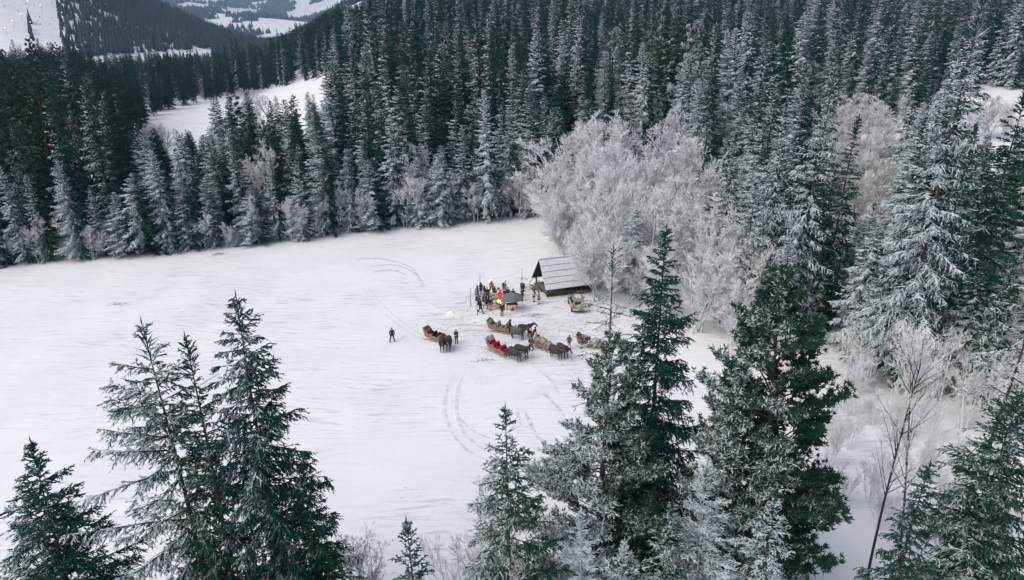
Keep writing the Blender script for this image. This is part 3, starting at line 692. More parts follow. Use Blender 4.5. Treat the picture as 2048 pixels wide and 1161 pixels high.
one('pine_tree', pine(437, H, 4.0, z0=.18, nl=130, clumps=22, needles=7, nlen=.30, nr=.048, prof=.5, lean=(-.4, 0)), g, .22, 'big dense dark pine in the right foreground, rime on its left side')
g, H = from_top(1480, 735, 20.5)
one('pine_tree', pine(438, H, 2.6, z0=.15, nl=80, clumps=21, needles=7, nlen=.28, nr=.045, prof=.6), g, .40, 'frosted pine pressed against the left side of the big dark pine')
for sd, px, row, base, fr, lab in [(441, 1778, 762, 1165, .60, 'slender bare tree with white twig tips, left of the pair at lower right'),
                                   (442, 1852, 775, 1175, .60, 'slender bare tree with white twig tips, right of the pair at lower right')]:
    g, H = stand(px - 45, base, row)
    one('bare_tree', deciduous(sd, H, 2.6, 1, 26, 8, 6, 3, r=(.028, .016, .013, .011), up=1.0, z1=.35, spread=.4, thick=.007, mat=M_TWIG, matt=M_TWIGDARK), g, fr, lab, tf=.25)
g, H = stand(1868, 1215, 545)
one('larch_tree', spruce(443, H, 2.6, z0=.25, nb=91, tw=6, twr=.031, twl=.5, hang=.5, detail=4, droop=.3, prof=.35, topup=15, irr=.4, gaps=.5, lean=(1.0, 0)), g, .48, 'leaning bare-trunked larch at the right with thin dead branches', tf=.12)
for sd, px, row, H0, Rc, fr, lab in [(461, 1545, 1000, 16.0, 2.6, .46, 'frosted spruce at the bottom edge under the big dark pine'),
                                      (462, 1340, 1010, 15.0, 2.2, .34, 'dim spruce in the bottom gap right of the young white ones'),
                                      (463, 1975, 985, 16.5, 2.2, .30, 'spruce right of the leaning larch trunk, before the edge tree')]:
    g, H = from_top(px, row, H0)
    one('spruce_tree', spruce(sd, H, Rc, z0=.1, nb=110, tw=20, twr=.034, twl=.55, hang=.6, detail=5, droop=.3, prof=.7, topup=48), g, fr, lab)
g, H = from_top(1850, 930, 17.5)
one('spruce_tree', spruce(444, H, 1.7, z0=.1, nb=144, tw=20, twr=.032, twl=.5, hang=1.0, detail=6, droop=.5, prof=.5, topup=30), g, .18, 'narrow dark spruce left of the leaning larch at lower right')
g, H = from_top(2040, 790, 21.0)
one('spruce_tree', spruce(445, H, 3.4, z0=.1, nb=170, tw=22, twr=.033, twl=.62, hang=.8, detail=6, droop=.3, prof=.6, topup=45), g, .18, 'dark spruce cut by the right edge in the foreground')
shr = [deciduous(451, 7, 2.6, 4, 13, 8, 6, 4, r=(.03, .016, .012, .009), up=.8, mat=M_TWIG, matt=M_TWIG), deciduous(452, 7, 2.4, 5, 12, 8, 6, 4, r=(.03, .016, .012, .009), up=.8, mat=M_TWIG, matt=M_TWIG)]
for i, (px, py, k, fr) in enumerate(sorted([(1990, 830, .95, .66), (2030, 870, .9, .66), (1930, 800, .8, .6), (1700, 900, .5, .55), (1980, 960, .6, .55), (1830, 830, .8, .6), (1650, 1010, .6, .6), (1940, 1090, .6, .5), (1720, 790, .7, .6), (1800, 760, .7, .6), (1560, 760, .7, .6),
                                  (1420, 800, .35, .6), (1600, 840, .6, .6), (1770, 960, .35, .5), (2000, 1090, .5, .5), (1460, 720, .6, .65), (1665, 860, .6, .6), (1690, 760, .8, .62), (1740, 850, .5, .6), (1760, 1060, .5, .55), (1860, 880, .6, .6), (1905, 940, .5, .6), (1960, 770, 1.0, .66), (2040, 800, 1.0, .66), (2010, 740, 1.0, .66), (1900, 745, .9, .62), (1840, 720, .9, .62), (1690, 1010, .45, .6), (1880, 1030, .5, .55), (1655, 930, .7, .62), (1700, 830, .8, .62), (1735, 1010, .6, .6), (1790, 1110, .6, .6), (1850, 960, .6, .6), (1770, 745, 1.1, .66), (1815, 800, 1.0, .62), (1870, 800, 1.0, .62), (1925, 860, .9, .62), (1975, 885, .9, .62), (1790, 880, .7, .6)])):
    g = ground_at(px, py); k *= 1.0
    tree('frosted_shrub', shr[i % 2], g, RNG.uniform(0, 6), k, fr, f'low frosted shrub in the right foreground, {ORDL(i)} from the left', 'shrub', 'low shrubs in the right foreground')

# ---------------------------------------------------------------- mesh helpers for built objects
class MB:
    def __init__(s): s.v = []; s.f = []; s.m = []
    def add(s, V, F, mi=0):
        o = len(s.v); s.v += [tuple(map(float, p)) for p in V]; s.f += [tuple(i + o for i in f) for f in F]; s.m += [mi] * len(F); return s
    def box(s, c, size, rz=0.0, ry=0.0, rx=0.0, taper=(1, 1), mi=0):
        hx, hy, hz = size[0] / 2, size[1] / 2, size[2] / 2; M = Matrix.Rotation(rz, 3, 'Z') @ Matrix.Rotation(ry, 3, 'Y') @ Matrix.Rotation(rx, 3, 'X')
        V = []
        for z in (-1, 1):
            tx, ty = taper if z > 0 else (1, 1)
            for x, y in ((-1, -1), (1, -1), (1, 1), (-1, 1)): V.append(M @ Vector((x * hx * tx, y * hy * ty, z * hz)) + Vector(c))
        return s.add(V, [(3, 2, 1, 0), (4, 5, 6, 7), (0, 1, 5, 4), (1, 2, 6, 5), (2, 3, 7, 6), (3, 0, 4, 7)], mi)
    def loft(s, rings, caps=True, mi=0, closed=True):
        n = len(rings[0]); V = [p for r in rings for p in r]; F = []
        for k in range(len(rings) - 1):
            for i in range(n if closed else n - 1):
                j = (i + 1) % n; F.append((k * n + i, k * n + j, (k + 1) * n + j, (k + 1) * n + i))
        if caps: F += [tuple(range(n))[::-1], tuple((len(rings) - 1) * n + i for i in range(n))]
        return s.add(V, F, mi)
    def tube(s, pts, rads, n=6, mi=0):
        pts = [Vector(p) for p in pts]; rings = []; ref = None
        for i, p in enumerate(pts):
            d = (pts[min(i + 1, len(pts) - 1)] - pts[max(i - 1, 0)]).normalized()
            if ref is None: ref = Vector((0, 0, 1)) if abs(d.z) < 0.9 else Vector((1, 0, 0))
            u = d.cross(ref).normalized(); w = u.cross(d); ref = w
            r = rads[i] if isinstance(rads, (list, tuple)) else rads
            rings.append([p + (u * math.cos(2 * math.pi * k / n) - w * math.sin(2 * math.pi * k / n)) * r for k in range(n)])
        return s.loft(rings, True, mi)
    def lathe(s, prof, n=16, c=(0, 0, 0), mi=0, caps=False):
        return s.loft([[(c[0] + r * math.cos(2 * math.pi * k / n), c[1] + r * math.sin(2 * math.pi * k / n), c[2] + z) for k in range(n)] for r, z in prof], caps, mi)
    def prism(s, prof, y0, y1, mi=0):
        """closed outline in x-z, extruded along y"""
        return s.loft([[(x, y0, z) for x, z in prof], [(x, y1, z) for x, z in prof]], True, mi)
    def build(s, name, mats, parent=None, sm=False, bevel=0.0):
        me = bpy.data.meshes.new(name); me.from_pydata(s.v, [], s.f); me.update()
        mats = mats if isinstance(mats, (list, tuple)) else [mats]
        for m in mats: me.materials.append(m)
        me.polygons.foreach_set('material_index', s.m)
        bm = bmesh.new(); bm.from_mesh(me); bmesh.ops.recalc_face_normals(bm, faces=bm.faces)
        if bevel: bmesh.ops.bevel(bm, geom=[e for e in bm.edges], offset=bevel, segments=1, affect='EDGES', clamp_overlap=True)
        bm.to_mesh(me); bm.free()
        me.polygons.foreach_set('use_smooth', [sm] * len(me.polygons))
        return link(name, me, parent)
def plain(name, col, rough=0.8, var=0.25, scale=9.0, spec=0.2, metal=0.0, dirt=None, stretch=(1, 1, 1), bump=0.0):
    m, nt, bs = new_mat(name)
    tc = nd(nt, 'ShaderNodeTexCoord'); mp = nd(nt, 'ShaderNodeMapping'); mp.inputs['Scale'].default_value = stretch
    nt.links.new(tc.outputs['Object'], mp.inputs['Vector'])
    n = noise(nt, mp.outputs[0], scale, 4, 0.6)
    lo = tuple(c * (1 - var) for c in col); hi = tuple(min(1, c * (1 + var)) for c in col)
    c = mixc(nt, smooth(nt, n, 0.3, 0.7), lo, hi)
    if dirt:
        n2 = noise(nt, tc.outputs['Object'], 2.2, 4, 0.65); c = mixc(nt, mth(nt, 'MULTIPLY', smooth(nt, n2, 0.45, 0.65), dirt[1]), c, dirt[0])
    nt.links.new(c, bs.inputs['Base Color']); bs.inputs['Roughness'].default_value = rough
    bs.inputs['Specular IOR Level'].default_value = spec; bs.inputs['Metallic'].default_value = metal
    if bump:
        b = nd(nt, 'ShaderNodeBump'); b.inputs['Strength'].default_value = bump; b.inputs['Distance'].default_value = 0.03; nt.links.new(n, b.inputs['Height']); nt.links.new(b.outputs[0], bs.inputs['Normal'])
    return m
_mc = {}
def cloth(col, var=0.3):
    k = tuple(round(c, 3) for c in col)
    if k not in _mc: _mc[k] = plain('cloth_%d' % len(_mc), col, 0.9, var, 14.0, 0.1)
    return _mc[k]
M_WOOD = plain('pale_wood', (0.235, 0.155, 0.10), 0.85, 0.55, 4.0, 0.2, stretch=(1, 6, 6), bump=0.3)
M_WOOD2 = plain('grey_wood', (0.17, 0.145, 0.12), 0.85, 0.4, 5.0, 0.15, stretch=(1, 6, 6), bump=0.3)
M_WOODD = plain('dark_wood', (0.055, 0.042, 0.034), 0.85, 0.4, 4.0, 0.15, stretch=(1, 5, 5), bump=0.3)
M_SKIN = plain('skin', (0.52, 0.33, 0.25), 0.6, 0.08, 6, 0.3)
M_BOOT = plain('boot_leather', (0.025, 0.022, 0.020), 0.6)
M_EYE = plain('eye', (0.02, 0.02, 0.02), 0.3)
M_HAIR = plain('hair', (0.05, 0.035, 0.025), 0.7, .4, 40)
M_SNOWCAP = plain('roof_snow', (0.60, 0.61, 0.635), 0.85, 0.10, 3.0, 0.15, bump=0.25)
M_STEEL = plain('steel', (0.20, 0.20, 0.21), 0.45, .2, 8, .5, .8)
def emit(name, col, s):
    m = bpy.data.materials.new(name); m.use_nodes = True; nt = m.node_tree; nt.nodes.clear()
    o = nt.nodes.new('ShaderNodeOutputMaterial'); e = nt.nodes.new('ShaderNodeEmission'); tc = nd(nt, 'ShaderNodeTexCoord')
    e.inputs['Strength'].default_value = s
    c = mixc(nt, noise(nt, tc.outputs['Object'], 6.0, 2), col, (1.0, 0.55, 0.15))
    nt.links.new(c, e.inputs['Color']); nt.links.new(e.outputs[0], o.inputs['Surface']); return m
M_FLAME = emit('flame', (1.0, 0.22, 0.03), 3.2)
M_FLARE = emit('flare_flame', (1.0, 0.42, 0.12), 5.0)

def skin_mesh(V, E, rad, root=0, sub=1, extra=None):
    """one continuous surface grown round a skeleton; extra = [(verts, faces, material index)] joined on"""
    me = bpy.data.meshes.new('sk'); me.from_pydata([tuple(v) for v in V], E, []); me.update()
    o = bpy.data.objects.new('sk', me); COL.objects.link(o)
    o.modifiers.new('skin', 'SKIN').use_smooth_shade = True
    sv = me.skin_vertices[0].data
    for i, r in enumerate(rad):
        sv[i].radius = r if isinstance(r, tuple) else (r, r); sv[i].use_root = (i == root)
    if sub: md = o.modifiers.new('sub', 'SUBSURF'); md.levels = md.render_levels = sub
    dg = bpy.context.evaluated_depsgraph_get(); ev = o.evaluated_get(dg)
    res = bpy.data.meshes.new_from_object(ev); bpy.data.objects.remove(o); bpy.data.meshes.remove(me)
    vs = [tuple(v.co) for v in res.vertices]; fs = [tuple(p.vertices) for p in res.polygons]; bpy.data.meshes.remove(res)
    mb = MB(); mb.add(vs, fs, 0)
    for ex in (extra or []): mb.add(*ex)
    return mb
def cone_bits(base, tip, r, n=4):
    b = MB(); b.tube([base, [(base[i] * .4 + tip[i] * .6) for i in range(3)], tip], [r, r * .9, r * .45], n); return b.v, b.f

# ---------------------------------------------------------------- people
POSES = {
    'stand': dict(), 'arms_front': dict(arm=((.20, .16, 1.12), (.10, .34, 1.15))), 'pockets': dict(arm=((.30, -.06, 1.13), (.19, .10, .95))),
    'walk': dict(legs=((.03, .24, .50), (.02, .36, .10), (-.02, -.06, .48), (-.02, -.34, .16))),
    'raise': dict(arm=((.30, .10, 1.25), (.34, .26, 1.45))), 'wide': dict(legs=((.10, .04, .5), (.20, .0, .09), (-.04, .06, .5), (-.14, -.1, .09))),
    'sit': dict(drop=.43), 'bend': dict(bend=.45, arm=((.18, .40, 1.02), (.14, .52, .80))), 'crouch': dict(drop=.55, bend=.25),
}
def person(px, row, label, coat, trousers, pose='stand', rz=math.pi, hat=None, hat_col=(0.03, 0.03, 0.035), coat_len=0.0, skirt=None, hair=True,
           seat=0.0, h=1.0, backpack=None, sleeves=None, boots=None, loc=None, up=0.0, scarf=None):
    """facing local +Y; seat = height of what they sit on"""
    g = ground_at(px, row, up) if loc is None else np.array(loc, float)
    e = empty('person', (g[0], g[1], g[2] + up if loc is None else g[2]), rz); e.scale = (h, h, h)
    P = POSES[pose]; b = P.get('bend', 0.0); sit = pose in ('sit', 'crouch'); dz = 0.0
    def up_(x, y, z):                       # torso points lean forward about the hips
        z0 = 0.93; yy, zz = y, z - z0
        return (x, yy * math.cos(b) + zz * math.sin(b), z0 + zz * math.cos(b) - yy * math.sin(b))
    hz = 0.93
    V = [up_(0, 0, .95), up_(0, .01, 1.13), up_(0, 0, 1.33), up_(0, -.01, 1.47), up_(0, .02, 1.56), up_(0, .035, 1.64), up_(0, .02, 1.72)]
    Rd = [(.145, .115), (.13, .105), (.165, .115), .06, (.068, .082), (.078, .098), (.062, .078)]
    E = [(0, 1), (1, 2), (2, 3), (3, 4), (4, 5), (5, 6)]
    el, wr = P.get('arm', ((.27, -.02, 1.16), (.27, .06, .93)))
    arms = []
    for s in (-1, 1):
        k = len(V); A = [up_(s * .185, 0, 1.41), up_(s * el[0], el[1], el[2]), up_(s * wr[0], wr[1], wr[2])]
        a, c = Vector(A[1]), Vector(A[2]); hd = c + (c - a).normalized() * .085; A.append(tuple(hd))
        V += A; Rd += [.062, .047, .034, (.040, .022)]; E += [(2, k), (k, k + 1), (k + 1, k + 2), (k + 2, k + 3)]; arms.append((A, k))
    if sit:
        L = [[(s * .10, .02, .90), (s * .13, .42, .92), (s * .13, .46, .50), (s * .13, .60, .47)] for s in (-1, 1)]
        if pose == 'crouch': L = [[(s * .10, .0, .88), (s * .15, .34, 1.02), (s * .12, .12, .60), (s * .13, .27, .56)] for s in (-1, 1)]
        dz = -(0.80 - seat) if pose == 'sit' else -0.53
    else:
        lg = P.get('legs')
        L = []
        for s in (-1, 1):
            if lg:
                kn, an = (lg[0], lg[1]) if s > 0 else (lg[2], lg[3]); hx = s * .09
                L.append([(hx, 0, .90), (s * .10 + (kn[0] if kn[0] > 0 else kn[0]), kn[1], kn[2]), (s * .09 + an[0], an[1], an[2]), (s * .10 + an[0], an[1] + .15, max(.035, an[2] - .06))])
            else: L.append([(s * .09, 0, .90), (s * .105, .025, .50), (s * .11, -.01, .09), (s * .125, .15, .04)])
    for l in L:
        k = len(V); V += l; Rd += [.098, .066, .045, (.042, .035)]; E += [(0, k), (k, k + 1), (k + 1, k + 2), (k + 2, k + 3)]
    V = [(x, y, z + dz) for x, y, z in V]
    extra = []
    hc = Vector(V[5])
    extra.append((*cone_bits(hc + Vector((0, .07, .02)), hc + Vector((0, .118, -.02)), .016), 0))       # nose
    for s in (-1, 1):
        extra.append((*cone_bits(hc + Vector((s * .07, -.01, -.03)), hc + Vector((s * .088, -.015, .03)), .014), 0))   # ears
        q = MB().box(hc + Vector((s * .032, .088, .028)), (.022, .012, .012)); extra.append((q.v, q.f, 1))            # eyes
    q = MB().box(hc + Vector((0, .092, -.05)), (.045, .012, .01)); extra.append((q.v, q.f, 2))                            # mouth
    for A, k in arms:                                                                                                   # five fingers
        w, hd = Vector(V[k + 2]), Vector(V[k + 3]); d = (hd - w).normalized(); sd = Vector((0, 0, 1)).cross(d)
        sd = sd.normalized() if sd.length > .1 else Vector((0, 1, 0)); nn = d.cross(sd)
        for i, ln in enumerate((.068, .078, .074, .058)):
            o = hd + sd * (.027 - .018 * i); ext = cone_bits(o, o + d * ln * .8 - nn * ln * .45 * (1 if nn.z > 0 else -1), .0095, 4); extra.append((*ext, 0))
        o = w + d * .03 + sd * .03; extra.append((*cone_bits(o, o + d * .04 + sd * .035, .011, 4), 0))
    skin_mesh(V, E, Rd, 0, 1, extra).build('body', [M_SKIN, M_EYE, cloth((.35, .12, .1))], e, True)
    # jacket: torso and sleeves a little wider than the body
    JV = V[0:4] + [v for A, k in arms for v in V[k:k + 3]]
    low = list(V[0]); low[2] -= 0.06 + coat_len * .0
    JV[0] = tuple(low); JR = [(.185, .15), (.165, .135), (.20, .145), .085] + [.082, .066, .052] * 2
    JE = [(0, 1), (1, 2), (2, 3), (2, 4), (4, 5), (5, 6), (2, 7), (7, 8), (8, 9)]
    jac = skin_mesh(JV, JE, JR, 0, 1)
    if sleeves is not None:      # waistcoat over pale shirt sleeves
        cx = V[2]
        jac.m = [1 if (abs(sum(jac.v[i][0] for i in f) / len(f)) > .20) else 0 for f in jac.f]
    jac.build('jacket', [cloth(coat), cloth(sleeves or coat)], e, True)
    # trousers
    k0 = 7 + 8; TV = [V[0]] + [v for i in (0, 4) for v in V[k0 + i:k0 + i + 3]]
    skin_mesh(TV, [(0, 1), (1, 2), (2, 3), (0, 4), (4, 5), (5, 6)], [(.165, .135), .118, .085, .064, .118, .085, .064], 0, 1).build('trousers', cloth(trousers), e, True)
    bb = MB()
    for i in (0, 4):
        an, to = Vector(V[k0 + i + 2]), Vector(V[k0 + i + 3])
        bb.tube([an + Vector((0, 0, .10)), an, an + Vector((0, .02, -.04))], [.062, .058, .055], 8)
        bb.loft([[an + Vector((x * .052, -.07, z)) for x, z in ((-1, -.085), (1, -.085), (.9, .0), (-.9, .0))], [to + Vector((x * .055, .0, z)) for x, z in ((-1, -.035), (1, -.035), (.8, .03), (-.8, .03))], [to + Vector((x * .035, .06, z)) for x, z in ((-1, -.035), (1, -.035), (.8, .0), (-.8, .0))]])
    bb.build('boots', cloth(boots) if boots else M_BOOT, e, False)
    hp = Vector(V[5]); ry = b
    if coat_len > 0 or skirt:
        w = Vector(V[0]); ln = coat_len or .45; col = skirt or coat
        if sit: MB().loft([[w + Vector((.20 * math.cos(a), .15 * math.sin(a) + (.1 if math.sin(a) > 0 else 0) * kk, .05 - .10 * kk)) for a in [i * math.pi / 6 for i in range(12)]] for kk in (0, 1)]).build('coat_skirt', cloth(col), e, True)
        else: MB().loft([[w + Vector(((.185 + .06 * kk) * math.cos(a), (.15 + .06 * kk) * math.sin(a), .06 - (ln + .06) * kk)) for a in [i * math.pi / 7 for i in range(14)]] for kk in (0, .5, 1)], caps=False).build('coat_skirt', cloth(col), e, True)
    hb = MB()
    if hat == 'beanie': hb.lathe([(.098, -.01), (.103, .03), (.094, .075), (.06, .115), (.0, .128)], 12, hp); nm = 'hat'
    elif hat == 'brim': hb.lathe([(.19, .045), (.185, .058), (.10, .060), (.098, .13), (.07, .155), (0, .158)], 14, hp); nm = 'hat'
    elif hat == 'hood': hb.lathe([(.10, -.14), (.118, -.05), (.122, .03), (.105, .09), (.06, .125), (0, .132)], 12, hp + Vector((0, -.03, 0))); nm = 'hood'
    elif hat == 'fur': hb.lathe([(.125, -.02), (.145, .02), (.14, .09), (.08, .14), (0, .15)], 12, hp); nm = 'hat'
    else: hb.lathe([(.082, -.06), (.094, .0), (.093, .05), (.06, .092), (0, .105)], 12, hp + Vector((0, -.018, 0))); nm = 'hair'
    hb.build(nm, M_HAIR if nm == 'hair' else cloth(hat_col), e, True)
    if scarf: MB().lathe([(.075, -.04), (.10, -.02), (.10, .02), (.07, .04)], 10, Vector(V[3]) + Vector((0, .01, .01))).build('scarf', cloth(scarf), e, True)
    if backpack:
        c = Vector(V[2]); MB().box(c + Vector((0, -.24, -.06)), (.30, .18, .46), taper=(.8, .7)).build('backpack', cloth(backpack), e, True, .03)
    tag(e, label, 'person'); return e
BLK, NAVY, GRN, GREY = (.018, .02, .024), (.02, .03, .06), (.02, .045, .04), (.10, .10, .105)
def f_(a): return R(a)
person(785, 684, 'person in dark navy walking alone on the snow left of the sleighs', NAVY, (.02, .025, .045), 'wide', f_(-165), 'beanie', BLK, .12)
person(913, 687, 'person in dark jacket standing right of the horses facing the camera, hands together', (.06, .055, .06), NAVY, 'arms_front', f_(170), None, coat_len=.15)
person(955, 596, 'person in a blue hooded jacket at the left end of the crowd', (.03, .09, .20), NAVY, 'stand', f_(-60), 'hood', (.03, .09, .20), .1)
person(952, 602, 'person in a long beige-grey coat in front of the blue hooded one', (.33, .30, .28), NAVY, 'pockets', f_(-70), 'hood', (.30, .27, .25), .3)
person(962, 590, 'person in a purple-navy coat right beside the rear wooden pole', (.05, .045, .13), NAVY, 'stand', f_(-150), 'hood', (.05, .045, .12), .35)
person(961, 626, 'person in dark clothes stepping out in front at the left of the crowd', (.022, .045, .055), (.03, .035, .05), 'walk', f_(-110), 'beanie', BLK, .35, h=1.08)
person(966, 604, 'person in a pinkish-beige jacket in the middle of the left crowd', (.42, .33, .32), (.10, .09, .10), 'arms_front', f_(-60), 'beanie', (.35, .3, .32), .1)
person(975, 600, 'person in a dark green jacket with bright green collar behind the long table', GRN, BLK, 'arms_front', f_(170), 'beanie', (.03, .16, .10), .15, scarf=(.06, .35, .16))
person(973, 614, 'person in black seated on the bench with back to the camera', (.03, .035, .04), BLK, 'sit', f_(-10), 'hood', (.03, .035, .04), .2, seat=.42)
person(981, 621, 'person in a dark green jacket and pale jeans with a lime hat', (.02, .04, .042), (.42, .45, .50), 'stand', f_(-20), 'beanie', (.32, .42, .16), .1)
person(983, 586, 'person in a rust-orange jacket lit by the torch at the back', (.42, .10, .045), (.10, .07, .075), 'wide', f_(175), 'hood', (.50, .13, .05), .1)
person(990, 589, 'person in a dark hooded coat crouching behind the small crate', (.05, .055, .065), BLK, 'crouch', f_(150), 'hood', (.10, .10, .11), .1)
person(1007, 586, 'person in a grey-blue jacket carrying a navy backpack, bending forward', (.20, .25, .33), BLK, 'bend', f_(-60), 'beanie', (.04, .07, .12), .05, backpack=(.02, .035, .09))
person(1012, 590, 'person in a grey-brown coat crouching left behind the umbrella', (.17, .145, .14), BLK, 'crouch', f_(120), 'hood', (.2, .15, .14), .1)
person(1000, 606, 'person in a bright red jacket by the fire', (.55, .02, .06), (.30, .02, .04), 'pockets', f_(160), 'hood', (.58, .02, .07), .25)
person(1026, 603, 'person in navy standing right behind the grey umbrella', NAVY, BLK, 'stand', f_(-170), 'beanie', (.03, .06, .09), .1)
person(1045, 591, 'person in a wide black-green coat beside the right wooden pole', GRN, (.02, .03, .035), 'pockets', f_(150), 'beanie', (.03, .035, .035), .4)
person(1044, 602, 'person in a dark blue jacket raising one arm right of the umbrella', (.025, .035, .055), (.03, .06, .085), 'raise', f_(-140), 'beanie', (.12, .07, .06), .1)
person(1007, 621, 'person in a white-hooded vest and navy sleeves by the fire, partly hidden', (.50, .50, .46), NAVY, 'arms_front', f_(40), 'beanie', (.02, .04, .05), .1, sleeves=(.02, .035, .06))
person(1004, 633, 'person in a navy jacket and khaki trousers nearest the camera in front of the fire', (.025, .025, .055), (.19, .165, .115), 'stand', f_(10), 'beanie', (.2, .15, .11), .08)
person(1067.5, 604, 'person in a maroon waistcoat and white sleeves, left of the two at the hut', (.14, .02, .03), (.55, .50, .47), 'arms_front', f_(-120), 'brim', (.05, .045, .04), .28, sleeves=(.62, .56, .52))
person(1077.5, 609, 'person in a maroon waistcoat and tall teal boots, right of the two at the hut', (.12, .018, .028), (.58, .52, .48), 'arms_front', f_(70), 'brim', (.05, .045, .04), .28, sleeves=(.62, .56, .52), boots=(.02, .07, .08))
person(1061, 686, 'person in a long black coat with a pale fur hat between the sleighs', BLK, BLK, 'pockets', f_(160), 'fur', (.5, .46, .42), .45)
person(1069.5, 682, 'tall person in dark navy leaning at the tail of the hide-covered sleigh', (.015, .03, .045), (.015, .025, .04), 'pockets', f_(-120), 'beanie', BLK, .3)
person(1062, 702, 'person in a grey-brown jacket and white trousers beside the red-seated sleigh\'s horses', (.095, .085, .075), (.62, .58, .56), 'pockets', f_(-20), 'brim', (.05, .05, .05), .15)
person(1138, 699, 'person in a maroon waistcoat and pale trousers right of the dark horses', (.13, .03, .045), (.56, .52, .46), 'pockets', f_(-10), None, coat_len=.12, sleeves=(.10, .12, .16))
person(1163, 697, 'person in a red-brown jacket and brown trousers by the plaid-covered sleigh', (.13, .045, .04), (.28, .22, .19), 'arms_front', f_(-140), None, coat_len=.2)

person(969, 597, 'person in a black hood squeezed in the middle of the left crowd', (.03, .03, .035), BLK, 'pockets', f_(140), 'hood', (.03, .03, .035), .2)
person(979, 612, 'person in a dark teal coat between the bench and the long table', (.02, .05, .06), BLK, 'arms_front', f_(-80), 'beanie', (.05, .05, .06), .25)
person(957, 611, 'person in a grey-green parka left of the seated one', (.09, .10, .085), (.03, .03, .035), 'arms_front', f_(-50), 'hood', (.09, .10, .085), .2)
person(1016, 600, 'person in a dark coat half behind the left side of the umbrella', (.03, .035, .05), BLK, 'stand', f_(170), 'beanie', (.25, .22, .2), .2)

# ---------------------------------------------------------------- horses
M_HB = plain('dark_horse_coat', (.020, .019, .020), .55, .35, 5, .3)
M_HG = plain('grey_horse_coat', (.065, .055, .048), .6, .35, 5, .3)
M_BLK1 = plain('grey_horse_blanket', (.115, .105, .095), .95, .25, 12, .05, bump=.3)
M_BLK2 = plain('dark_horse_blanket', (.055, .055, .058), .95, .25, 12, .05, bump=.3)
M_STRAP = plain('harness_leather', (.06, .035, .02), .5)
M_MANE = plain('mane_hair', (.010, .010, .011), .7, .4, 30)
def horse_parts(head):
    nx, nz = {'up': (0, 0), 'mid': (.08, -.16), 'down': (.10, -.42)}[head]
    V = [(0, 0, 1.17), (.42, 0, 1.17), (.66, 0, 1.24), (-.42, 0, 1.20), (-.70, 0, 1.22), (.88, 0, 1.46 + nz * .25), (1.08 + nx * .5, 0, 1.70 + nz * .65), (1.20 + nx, 0, 1.84 + nz),
         (1.34 + nx, 0, 1.74 + nz), (1.50 + nx, 0, 1.54 + nz), (1.57 + nx, 0, 1.44 + nz)]
    Rr = [(.285, .30), (.275, .295), (.21, .25), (.28, .285), (.19, .20), (.145, .20), (.105, .15), (.085, .12), (.088, .115), (.066, .078), (.058, .065)]
    E = [(0, 1), (1, 2), (0, 3), (3, 4), (2, 5), (5, 6), (6, 7), (7, 8), (8, 9), (9, 10)]
    for s in (-1, 1):
        k = len(V); o = .03 * s
        V += [(.55, s * .16, 1.00), (.56, s * .17, .80), (.60 + o, s * .165, .47), (.585 + o, s * .165, .17), (.63 + o, s * .165, .05)]; Rr += [.135, .095, .062, .045, .062]; E += [(1, k)] + [(k + i, k + i + 1) for i in range(4)]
        k = len(V)
        V += [(-.56, s * .17, 1.05), (-.44, s * .18, .82), (-.70 - o, s * .165, .53), (-.63 - o, s * .165, .17), (-.585 - o, s * .165, .05)]; Rr += [.18, .125, .065, .045, .062]; E += [(3, k)] + [(k + i, k + i + 1) for i in range(4)]
    ex = []
    for s in (-1, 1): ex.append((*cone_bits((1.17 + nx, s * .055, 1.90 + nz), (1.17 + nx, s * .085, 2.05 + nz), .032, 5), 0))
    return V, E, Rr, ex, nx, nz
_hm = {}
